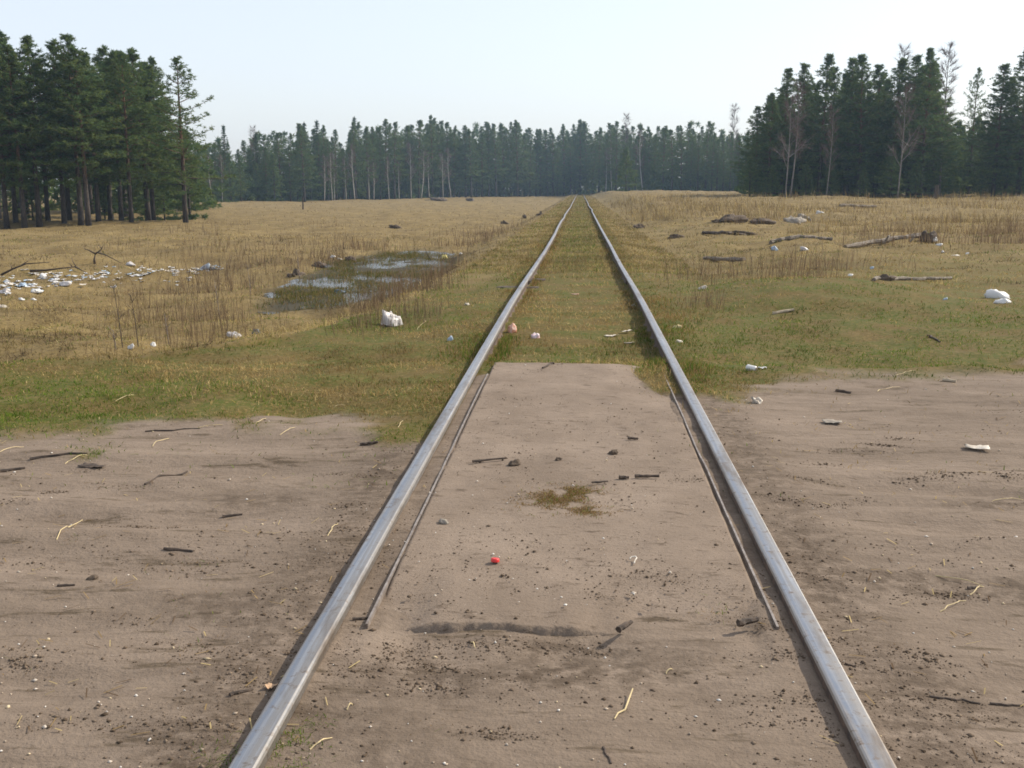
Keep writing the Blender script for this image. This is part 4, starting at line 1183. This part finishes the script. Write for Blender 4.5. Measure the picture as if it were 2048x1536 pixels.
# large white bag by the weeds
P = surf(785, 650)
bag = add('plastic_bag', crumple_mesh('plastic_bag', .125, .09, .15, 21, M_BAG, 22, .42), loc=P - (0, 0, .02), rot=(0, .15, .3))
tag(bag, 'puffed greyish-white plastic bag on the green verge left of the track', 'plastic bag')
sk = add('fold', sheet_mesh('fold', .15, .05, .02, 22, M_BAG), parent=bag, loc=(.01, -.07, .015), rot=(0, 0, .2))
crumple('foil_wrapper', 1022, 664, 17, 15, M_ORANGE, 23, 'crumpled orange-brown wrapper against the inner side of the left rail', 'wrapper', amp=.5)
crumple('foil_wrapper', 1072, 676, 18, 13, M_PINK, 24, 'crumpled pink and white wrapper between the rails past the slab', 'wrapper', amp=.5)
scrap('paper_scrap', 1222, 673, 26, .05, .02, M_PAPER, 25, 'curled pale paper scrap on the grass between rails past the slab', 'paper')
scrap('paper_scrap', 1252, 666, 22, .05, .03, M_PAPER, 26, 'small bent paper scrap near the right rail past the slab', 'paper')
scrap('paper_scrap', 1258, 687, 22, .04, .012, M_STONE, 27, 'flat grey-green scrap near the right rail at the slab end', 'scrap')
scrap('wrapper', 1150, 589, 14, .06, .01, M_ORANGE, 28, 'flat orange wrapper on the grass far between the rails', 'wrapper')
# white can
def can():
    P = surf(1504, 741); mb = MB(); L = .085; r = .026
    prof = [(0, r * .8), (.006, r), (.078, r), (.085, r * .82)]
    mb.tube([(x, 0, 0) for x, _ in prof], [q for _, q in prof], 16)
    o = add('white_can', mb.mesh('white_can', smooth=False, mats=[M_WHITE]), loc=P + (-.04, .02, .024), rot=(0, .12, -.62))
    tag(o, 'small white can lying on the grass edge right of the track', 'can')
    mb = MB(); mb.tube([(.0855, 0, 0), (.088, 0, 0)], [r * .8, r * .74], 16)
    add('rim', mb.mesh('rim', mats=[M_STEEL]), parent=o)
can()
scrap('paper_scrap', 1524, 738, 16, .04, .02, M_WHITE, 30, 'thin white flake beside the white can', 'scrap')
crumple('crumpled_paper', 1514, 806, 22, 14, M_PAPER, 31, 'crumpled off-white paper on dirt below the white can', 'paper', amp=.6)
scrap('flat_stone', 1663, 847, 36, .075, .022, M_STONE, 32, 'flat pale stone flake lying on the right dirt', 'stone')
scrap('paper_scrap', 1954, 899, 46, .07, .028, M_PAPER, 33, 'torn white paper lying on dirt at the right', 'paper')
for i, (px, py, w, h, lb) in enumerate([(1994, 596, 48, 18, 'long white foam tray on the grass near the right frame edge'), (2003, 606, 30, 10, 'short white foam piece just below the long white foam tray')]):
    crumple('foam_tray', px, py, w, h, M_WHITE, 34 + i, lb, 'foam', depth=.45, amp=.25)
# red bottle cap with its grip
def cap():
    P = surf(990, 1125); n = 24; r = .0165; h = .013
    V = []; 
    for (rr, z) in ((r, 0), (r, h * .85), (r * .9, h), (r * .05, h * .985)):
        for k in range(n):
            q = rr * (1 + (.035 if k % 2 else 0) * (z < h)); V.append((q * math.cos(6.2832 * k / n), q * math.sin(6.2832 * k / n), z))
    F_ = [(i * n + k, i * n + (k + 1) % n, (i + 1) * n + (k + 1) % n, (i + 1) * n + k) for i in range(3) for k in range(n)]
    me = np_mesh('bottle_cap', np.array(V), np.array(F_)); me.materials.append(M_RED)
    o = add('bottle_cap', me, loc=P + (0, 0, .004), rot=(-.1, .12, .4)); tag(o, 'bright red plastic bottle cap on the dusty slab', 'bottle cap')
cap()
# bent wire hook
def hook():
    P = surf(1268, 1125); pts = [(0, -.018, .003), (.002, 0, .004), (.006, .014, .006), (.012, .026, .010), (.008, .036, .012), (-.006, .037, .010), (-.014, .030, .007), (-.014, .022, .004)]
    mb = MB(); mb.tube(pts, [.0028] * 8, 6); o = add('wire_hook', mb.mesh('wire_hook', smooth=True, mats=[M_PAPER]), loc=P)
    tag(o, 'small pale hook-shaped twig on the slab right of the red cap', 'twig')
hook()
# bent straw at the bottom
def bent_straw():
    Q = [surf(*p) for p in ((1265, 1390), (1250, 1423), (1236, 1430), (1229, 1440))]
    O = Q[1]; mb = MB(); pts = [q - O + (0, 0, z) for q, z in zip(Q, (.02, .006, .006, .004))]
    mb.tube(pts, [.0022, .0026, .0024, .0018], 6); o = add('straw_stalk', mb.mesh('straw_stalk', mats=[M_STRAW]), loc=O)
    tag(o, 'pale kinked straw lying on dirt near the bottom centre', 'straw', 'straws lying on the ground')
bent_straw()

G = 'straws lying on the ground'
for i, (a, b, lb) in enumerate([((113, 1080), (165, 1040), 'pale straw leaning on a tuft in the left dirt'), ((512, 849), (532, 837), 'short thick white straw on grass edge left of the left rail'),
        ((230, 803), (268, 790), 'thin pale straw on the left green verge'), ((305, 893), (338, 877), 'pale straw at the left edge of the bare dirt'), ((130, 928), (174, 910), 'straw beside the dark bark at far left'),
        ((0, 904), (48, 894), 'long straw at the left frame edge'), ((390, 858), (445, 850), 'straw lying along the dark twig at the grass edge'), ((655, 1072), (676, 1048), 'straw standing on dirt left of the left rail'),
        ((560, 870), (590, 855), 'straw on the last grass left of the left rail'), ((668, 814), (690, 811), 'tiny bright straw on grass near the left rail'), ((694, 1420), (705, 1410), 'short straw just right of the left rail near the bottom'),
        ((620, 1500), (664, 1476), 'longer straw on green tuft right of the left rail at the bottom'), ((1880, 1224), (1932, 1202), 'straw on the right dirt below the dark patch'), ((1940, 1190), (1968, 1174), 'short straw right of the dark patch on right dirt'),
        ((1870, 1152), (1965, 1172), 'very long thin straw arching over the right dirt'), ((1985, 1002), (2046, 1000), 'straw lying at the right frame edge'), ((1755, 783), (1800, 774), 'straw on the patchy grass right of the white can'),
        ((1790, 752), (1830, 741), 'straw near the grass edge at the right'), ((942, 1285), (950, 1296), 'tiny straw below the front lip of the slab'), ((1332, 1348), (1345, 1340), 'small pale straw on dirt in front of the slab'),
        ((835, 660), (850, 638), 'bent straw by the large white bag'), ((796, 855), (806, 842), 'curved straw on dirt beside the left rail')]):
    stick('straw_stalk', a, b, .0022, .0016, M_STRAW, lb, 'straw', G, seed=i, wob=.06, lift=.01, sides=5)
G = 'dark sticks and bark on the ground'
for i, (a, b, r, lb) in enumerate([((1237, 1263), (1263, 1247), .011, 'short dark stick standing at the front lip of the slab'), ((1270, 955), (1318, 954), .010, 'long dark bark stick on the slab left of the right edge bar'),
        ((1238, 957), (1258, 957), .010, 'short dark bark stick left of the long one on the slab'), ((1184, 967), (1216, 964), .006, 'thin dark chip left of the two bark sticks on the slab'),
        ((1256, 878), (1276, 879), .009, 'rounded brown twig piece on the middle of the slab'), ((1672, 783), (1702, 787), .014, 'dark short wood piece on dirt right of the white can'),
        ((720, 891), (756, 885), .010, 'dark stick with pale end left of the left rail'), ((445, 1035), (485, 1030), .008, 'dark twig on the left dirt in the middle'), ((328, 1099), (386, 1104), .007, 'reddish dark twig on the left dirt'),
        ((290, 970), (375, 943), .006, 'long branched twig on the upper left dirt'), ((290, 864), (400, 858), .006, 'long dark twig along the left grass edge'), ((0, 945), (50, 937), .010, 'dark stick at the left frame edge'),
        ((60, 920), (175, 908), .009, 'long dark branch on the grass edge at far left'), ((115, 1173), (150, 1171), .006, 'thin brown twig on the lower left dirt'), ((1206, 1496), (1222, 1528), .004, 'thin dark twig at the bottom edge in the centre'),
        ((1476, 1252), (1515, 1242), .013, 'dark weathered stick at the near end of the right steel edge'), ((1860, 1394), (1960, 1408), .004, 'long thin dark twig on the lower right dirt'), ((1980, 1408), (2046, 1412), .004, 'thin dark twig ending at the right frame edge'),
        ((705, 1240), (742, 1238), .006, 'small rusty stub at the near end of the left steel edge'), ((460, 1392), (505, 1380), .006, 'dark bark strip left of the left rail near the dry leaf'), ((1935, 1178), (1955, 1177), .007, 'dark chip on the right dirt by the short straw'),
        ((1690, 1328), (1712, 1335), .004, 'small dark twig on dirt right of the right rail'), ((945, 925), (1010, 918), .007, 'dark decayed bark strip on the slab middle left'), ((1085, 737), (1110, 733), .008, 'dark bark sliver at the far end of the slab'),
        ((1855, 672), (1880, 685), .012, 'slanting grey stick on the right grass')]):
    stick('stick', a, b, r, r * .7, M_DARKWOOD, lb, 'stick', G, seed=40 + i, wob=.05)
stick('wood_chip', (1885, 762), (1912, 765), .018, .014, M_PALEWOOD, 'pale brown wood chunk on dirt near the right frame edge', 'wood', seed=90, wob=.02)
stick('plank', (1545, 629), (1588, 621), .022, .018, M_PALEWOOD, 'pale stripped stick on the grass right of the right rail', 'stick', seed=91, wob=.03)
scrap('bark_piece', 185, 935, 50, .06, .02, M_DARKWOOD, 92, 'curled dark bark piece with pale side on left dirt', 'bark')
scrap('dry_leaf', 541, 1378, 18, .03, .012, M_LEAF, 93, 'curled tan leaf touching the left rail near the bottom', 'leaf')
crumple('soil_clod', 184, 1158, 22, 10, M_SOIL, 94, 'round dark clod on the left dirt', 'clod', amp=.5)
crumple('soil_clod', 1028, 928, 20, 9, M_SOIL, 95, 'small dark clod on the slab left of the middle', 'clod', amp=.5)
crumple('soil_clod', 1117, 920, 12, 6, M_SOIL, 96, 'tiny dark clod at the middle of the slab', 'clod', amp=.5)
crumple('soil_clod', 886, 1045, 18, 8, M_STONE, 97, 'brown pebble on the slab beside the left steel edge', 'pebble', amp=.4)
crumple('soil_clod', 1226, 906, 18, 7, M_SOIL, 98, 'flat dark clod on the slab right of the middle', 'clod', amp=.5)

# rubbish strip on the left field
R2 = random.Random(31); mats = [M_WHITE, M_WHITE, M_BAG, M_BLUE, M_PAPER, M_WHITE]
for i in range(210):
    t = R2.random(); px = -40 + 480 * t ** 1.1
    yc = np.interp(px, [-40, 0, 100, 200, 300, 430], [572, 570, 562, 552, 546, 538]); py = yc + R2.gauss(0, 9) * (1.25 - .8 * max(t, 0))
    if R2.random() < .12: py += R2.uniform(5, 22)
    w = R2.uniform(4, 12) * (1.25 if t < .4 else .85)
    if i % 5 < 2:
        crumple('plastic_scrap', px, py, w, w * R2.uniform(.2, .42), mats[i % 6], 300 + i % 17, 'small pale plastic scrap in the rubbish strip across the left field', 'litter', 'rubbish strewn in a strip on the left field', amp=.6)
    else:
        scrap('plastic_sheet', px, py, w * 1.2, R2.uniform(.05, .16), .05, mats[i % 6], 330 + i % 13, 'flat pale sheet scrap in the rubbish strip across the left field', 'litter', 'rubbish strewn in a strip on the left field')
for i, (px, py, w, h, m, lb) in enumerate([(72, 584, 28, 10, M_WHITE, 'larger white bag in front of the rubbish strip at left'), (10, 585, 28, 10, M_BAG, 'large pale bag at the left end of the rubbish strip'),
        (48, 572, 22, 9, M_BLUE, 'greyish bag next to the large pale bag in the rubbish strip'), (130, 570, 28, 10, M_BAG, 'biggest heap of pale plastic in the middle of the rubbish strip'),
        (85, 554, 20, 10, M_WHITE, 'white bag at the back of the rubbish strip'), (262, 530, 22, 8, M_BAG, 'pale scrap lying behind the rubbish strip'), (410, 538, 20, 12, M_BLUE, 'upright bluish-white heap at the right end of the rubbish strip'),
        (425, 540, 14, 10, M_DKBLUE, 'dark scrap beside the upright bluish-white heap'), (8, 615, 22, 8, M_PAPER, 'yellowish paper on the straw at the left frame edge'),
        (262, 697, 13, 12, M_WHITE, 'round white cup lying at the edge of the left verge'), (306, 692, 16, 9, M_WHITE, 'white scrap right of the round cup at the left verge edge'), (229, 575, 9, 6, M_WHITE, 'single white scrap below the rubbish strip'),
        (355, 572, 8, 5, M_WHITE, 'lone tiny white scrap right of the rubbish strip'), (470, 672, 30, 12, M_BAG, 'pale bag with dull print by the ditch at the verge edge'), (512, 668, 20, 12, M_DKBLUE, 'dark rubbish lump right of the pale printed bag'),
        (666, 515, 16, 7, M_WHITE, 'white scrap on the far bank of the ditch pool'), (680, 519, 10, 4, M_PAPER, 'tiny paper scrap beside the white scrap on the far bank'), (890, 517, 14, 10, M_YELLOW, 'yellow bag in the far part of the ditch pool'),
        (677, 586, 30, 8, M_DKBLUE, 'dark blue-green bag lying in the ditch pool'), (800, 587, 10, 6, M_WHITE, 'white bottle end at the near shore of the ditch pool'), (735, 594, 9, 4, M_WHITE, 'tiny white scrap at the near shore of the ditch pool'),
        (921, 508, 6, 4, M_WHITE, 'tiny white scrap right of the yellow bag'), (901, 681, 12, 12, M_BLUE, 'pale cup lying in weeds left of the left rail'), (935, 610, 10, 6, M_PAPER, 'small cream scrap in weeds left of the left rail'),
        (1640, 427, 22, 7, M_WHITE, 'white bag glinting far in the right grass'), (1866, 482, 18, 10, M_WHITE, 'white bag at the thick end of the long log'), (1878, 491, 12, 6, M_WHITE, 'small white scrap below the bag at the log end'),
        (1885, 505, 8, 5, M_BAG, 'third pale scrap trailing from the log end'), (1700, 552, 14, 8, M_WHITE, 'white scrap on the grass left of the dark ridge'), (1743, 538, 9, 7, M_BLUE, 'pale bluish scrap above the dark ridge'),
        (1608, 500, 20, 9, M_BAG, 'dull white litter between the two long logs'), (1548, 500, 14, 9, M_BLUE, 'pale litter below the left long log'), (1910, 512, 18, 4, M_PAPER, 'flat pale scrap right of the log end litter'),
        (1934, 508, 6, 4, M_WHITE, 'tiny white speck of litter near the right edge weeds'), (1404, 578, 16, 10, M_PAPER, 'crumpled cream paper on the grass right of the right rail'), (1268, 613, 10, 7, M_WHITE, 'white scrap touching the inner side of the right rail'),
        (1890, 600, 9, 7, M_BLUE, 'pale scrap on grass left of the foam trays'), (1358, 684, 18, 6, M_PAPER, 'pale scraps just right of the right rail by the slab end'), (1355, 655, 22, 7, M_STRAW, 'yellowish dry curl just right of the right rail')]):
    crumple('plastic_scrap', px, py, w, h, m, 400 + i, lb, 'litter', amp=.55)

# logs and dead wood on the right
def log(name, p0, p1, r0, r1, mat, label, seed, cat='log', group='dead wood right of the track', n=14, kink=0.0):
    A, B = on_ground(*p0), on_ground(*p1); rng = np.random.default_rng(seed); pts = []
    for i in range(n):
        t = i / (n - 1); q = A * (1 - t) + B * t
        pts.append(np.array((q[0] + rng.normal() * .02, q[1] + rng.normal() * .03 + kink * math.sin(math.pi * t), max(float(ground_z(q[0], q[1])), A[2] * (1 - t) + B[2] * t) + (r0 * (1 - t) + r1 * t) * .45)))
    O = pts[0].copy(); mb = MB(); mb.tube([p - O for p in pts], [(r0 * (1 - t) + r1 * t) * rng.uniform(.85, 1.15) for t in np.linspace(0, 1, n)], 9, rough=.14, rng=rng)
    o = add(name, mb.mesh(name, mats=[mat]), loc=O); tag(o, label, cat, group); return o
log('log', (1542, 487), (1664, 480), .065, .045, M_WOOD, 'straight grey log lying at the left of two long logs', 51)
lg = log('log', (1692, 496), (1842, 474), .05, .075, M_WOOD, 'long crooked log slanting up to the right', 52, kink=.25)
for k, (a, L, r) in enumerate([((.9, .1, .08), .55, .03), ((1.5, .1, .12), .4, .025)]):
    mb = MB(); mb.tube([a, (a[0] + .1, a[1], a[2] + L * .3), (a[0] + .32 * L, a[1] + .1, a[2] + L * .35)], [r, r * .7, r * .3], 6)
    add('snapped_limb', mb.mesh('snapped_limb', mats=[M_WOOD]), parent=lg)
crumple('root_stump', 1853, 480, 28, 17, M_DARKWOOD, 53, 'dark root stump at the thick end of the long crooked log', 'stump', 'dead wood right of the track', amp=.6)
log('log', (1408, 518), (1486, 522), .04, .05, M_WOOD, 'short weathered log with dark underside near the track', 54)
log('log', (1742, 560), (1900, 558), .03, .025, M_WOOD, 'low dark rotten log sunk in grass below the long logs', 55)
log('plank', (1680, 413), (1752, 414), .09, .07, M_WOOD, 'grey plank far off in the right grass before the grove', 56, 'plank')
log('log', (1462, 470), (1405, 466), .06, .05, M_DARKWOOD, 'thin dark log end near the earth heap', 57)
for i, (px, py, w, h, m, lb) in enumerate([(1448, 444, 52, 11, M_SOIL, 'broad low heap of dark earth right of the track'), (1530, 447, 40, 10, M_SOIL, 'flatter earth heap right of the broad one'), (1585, 446, 36, 11, M_STONE, 'grey concrete chunk on the earth heaps'),
        (1610, 440, 26, 10, M_STONE, 'smaller grey chunk beside the concrete chunk'), (1480, 470, 60, 8, M_SOIL, 'dark bare soil ridge below the earth heaps'), (1350, 476, 26, 8, M_SOIL, 'small dark clump in grass right of the right rail'), (1275, 456, 24, 7, M_SOIL, 'small dark clump close right of the far track'),
        (1050, 437, 9, 7, M_SOIL, 'small dark lump in the field just left of the far track'), (1080, 430, 12, 6, M_SOIL, 'second dark lump nearer the far left rail'), (870, 401, 32, 6, M_SOIL, 'low dark mound on the far left field'), (942, 402, 14, 7, M_SOIL, 'small dark mound right of the low far mound'),
        (790, 456, 18, 6, M_SOIL, 'small dark tussock beyond the ditch pool'), (1010, 448, 14, 6, M_SOIL, 'dull tussock left of the far left rail'),
        (1765, 560, 30, 9, M_SOIL, 'dark tussock at the left end of the rotten log'), (590, 553, 30, 12, M_SOIL, 'dark tussock on the near left bank of the ditch pool'), (640, 535, 26, 12, M_SOIL, 'dark tussock on the far left bank of the ditch pool'), (700, 522, 20, 9, M_SOIL, 'third dark tussock along the far bank of the ditch pool')]):
    crumple('earth_clump' if m is M_SOIL else 'concrete_chunk', px, py, w, h, m, 500 + i, lb, 'earth' if m is M_SOIL else 'rubble', amp=.75, depth=.7, seg=30)

# dead branches left
def branch(base, spec, label):
    O = on_ground(*base); mb = MB()
    for (pts, r) in spec:
        k = px_size(O, 1.0); q = [np.array((x * k, y, z * k)) for (x, y, z) in pts]
        mb.tube(q, [r * (1 - .75 * i / (len(q) - 1)) for i in range(len(q))], 6, cap=True)
    o = add('dead_branch', mb.mesh('dead_branch', smooth=True, mats=[M_DARKWOOD]), loc=O); tag(o, label, 'branch', 'dead branches on the left field')
branch((190, 527), [([(0, 0, -4), (-1, 0, 8), (1, .05, 20)], .045), ([(1, .05, 19), (-10, 0, 26), (-24, .1, 29)], .028), ([(1, .05, 19), (10, .1, 26), (17, .1, 36)], .026), ([(4, .05, 22), (25, -.1, 18), (45, -.1, 8), (60, -.2, 2)], .022), ([(12, .1, 30), (4, .2, 37)], .014)],
       'dark snag with spreading prongs beyond the rubbish strip')
branch((60, 545), [([(0, 0, 3), (30, .1, 4), (60, .1, 8), (90, .2, 11)], .04), ([(86, .2, 11), (100, .1, 6), (112, .1, 0)], .025), ([(80, .2, 11), (70, .3, 18)], .015), ([(88, .2, 11), (78, .3, 22), (74, .4, 27)], .013)], 'low arching dark branch lying behind the rubbish strip')
branch((2, 552), [([(0, 0, 2), (22, .1, 14), (50, .1, 24), (95, .2, 27)], .035), ([(40, .1, 21), (52, .3, 32)], .018), ([(20, .1, 13), (14, .2, 22)], .018)], 'long bowed branch at the left frame edge behind rubbish')
branch((865, 520), [([(0, 0, -3), (-10, .02, 10), (-16, .02, 26)], .02)], 'thin stick standing in the ditch pool')
# fence post
def post():
    P = on_ground(606, 419); mb = MB(); mb.tube([(0, 0, -.2), (.02, 0, .6), (.01, .02, 1.35)], [.09, .085, .07], 7)
    o = add('wooden_post', mb.mesh('wooden_post', mats=[M_DARKWOOD]), loc=P); tag(o, 'lone dark wooden post on the far left field', 'post')
post()
def stump():
    P = at_distance(1874, 92); mb = MB(); mb.tube([(0, 0, -.2), (.03, 0, .5), (.0, .02, 1.1)], [.22, .18, .15], 8, rough=.1, rng=np.random.default_rng(2))
    o = add('tree_stump', mb.mesh('tree_stump', mats=[M_DARKWOOD]), loc=P); tag(o, 'dark broken stump at the right end of the right grove', 'stump')
stump()
# tall single weed stalks on the left
for i, (px, py, top, lb) in enumerate([(246, 697, 566, 'tall dark dead weed stalk standing left of the round cup'), (277, 692, 590, 'tall dark dead weed stalk standing right of the round cup'), (232, 700, 660, 'short pale weed stalk left of the tall dark stalks'),
                                       (338, 690, 630, 'fuzzy dead weed stalk right of the tall pair'), (502, 590, 530, 'dead weed stalk on the straw left of the ditch'), (440, 640, 560, 'dead weed stalk in the clump left of the ditch'), (600, 560, 500, 'dead weed stalk on the bank of the ditch pool')]):
    P = on_ground(px, py); k = px_size(P, 1.0); H = (py - top) * k; rng = np.random.default_rng(600 + i); mb = MB()
    lean = -.09; f = lambda t: np.array((lean * H * t, 0, H * t))
    mb.tube([f(0) - (0, 0, .05), f(.5) + (.006, 0, 0), f(1)], [.0075, .006, .003], 5)
    for j in range(9):
        t = rng.uniform(.3, .98); a = rng.uniform(0, 6.28); L = rng.uniform(.03, .10)
        mb.tube([f(t), f(t) + (math.cos(a) * L, math.sin(a) * L, L * 1.1)], [.004, .0015], 4)
    o = add('weed_stalk', mb.mesh('weed_stalk', mats=[M_DARKWOOD if i < 2 else M_RUST]), loc=P); tag(o, lb, 'weed', 'tall dead weed stalks on the left')

# ------------------------------------------------------------------ air
def haze():
    x0, x1, y0, y1, z0, z1 = -530, 530, -70, 530, float(GZ.min()) - 1.0, 26.0
    v = [(x, y, z) for z in (z0, z1) for y in (y0, y1) for x in (x0, x1)]
    f = [(0, 2, 3, 1), (4, 5, 7, 6), (0, 1, 5, 4), (2, 6, 7, 3), (0, 4, 6, 2), (1, 3, 7, 5)]
    me = bpy.data.meshes.new('haze'); me.from_pydata(v, [], f); me.update()
    m, nt, out = new_mat('haze')
    pv = N(nt, 'ShaderNodeVolumePrincipled')
    pv.inputs['Color'].default_value = (.55, .77, 1.0, 1); pv.inputs['Density'].default_value = .00042; pv.inputs['Anisotropy'].default_value = .25
    nt.links.new(pv.outputs[0], out.inputs['Volume'])
    o = add('haze', me, m); o['kind'] = 'stuff'; o['label'] = 'thin pale haze in the air'; o['category'] = 'haze'
    o.display_type = 'WIRE'
haze()
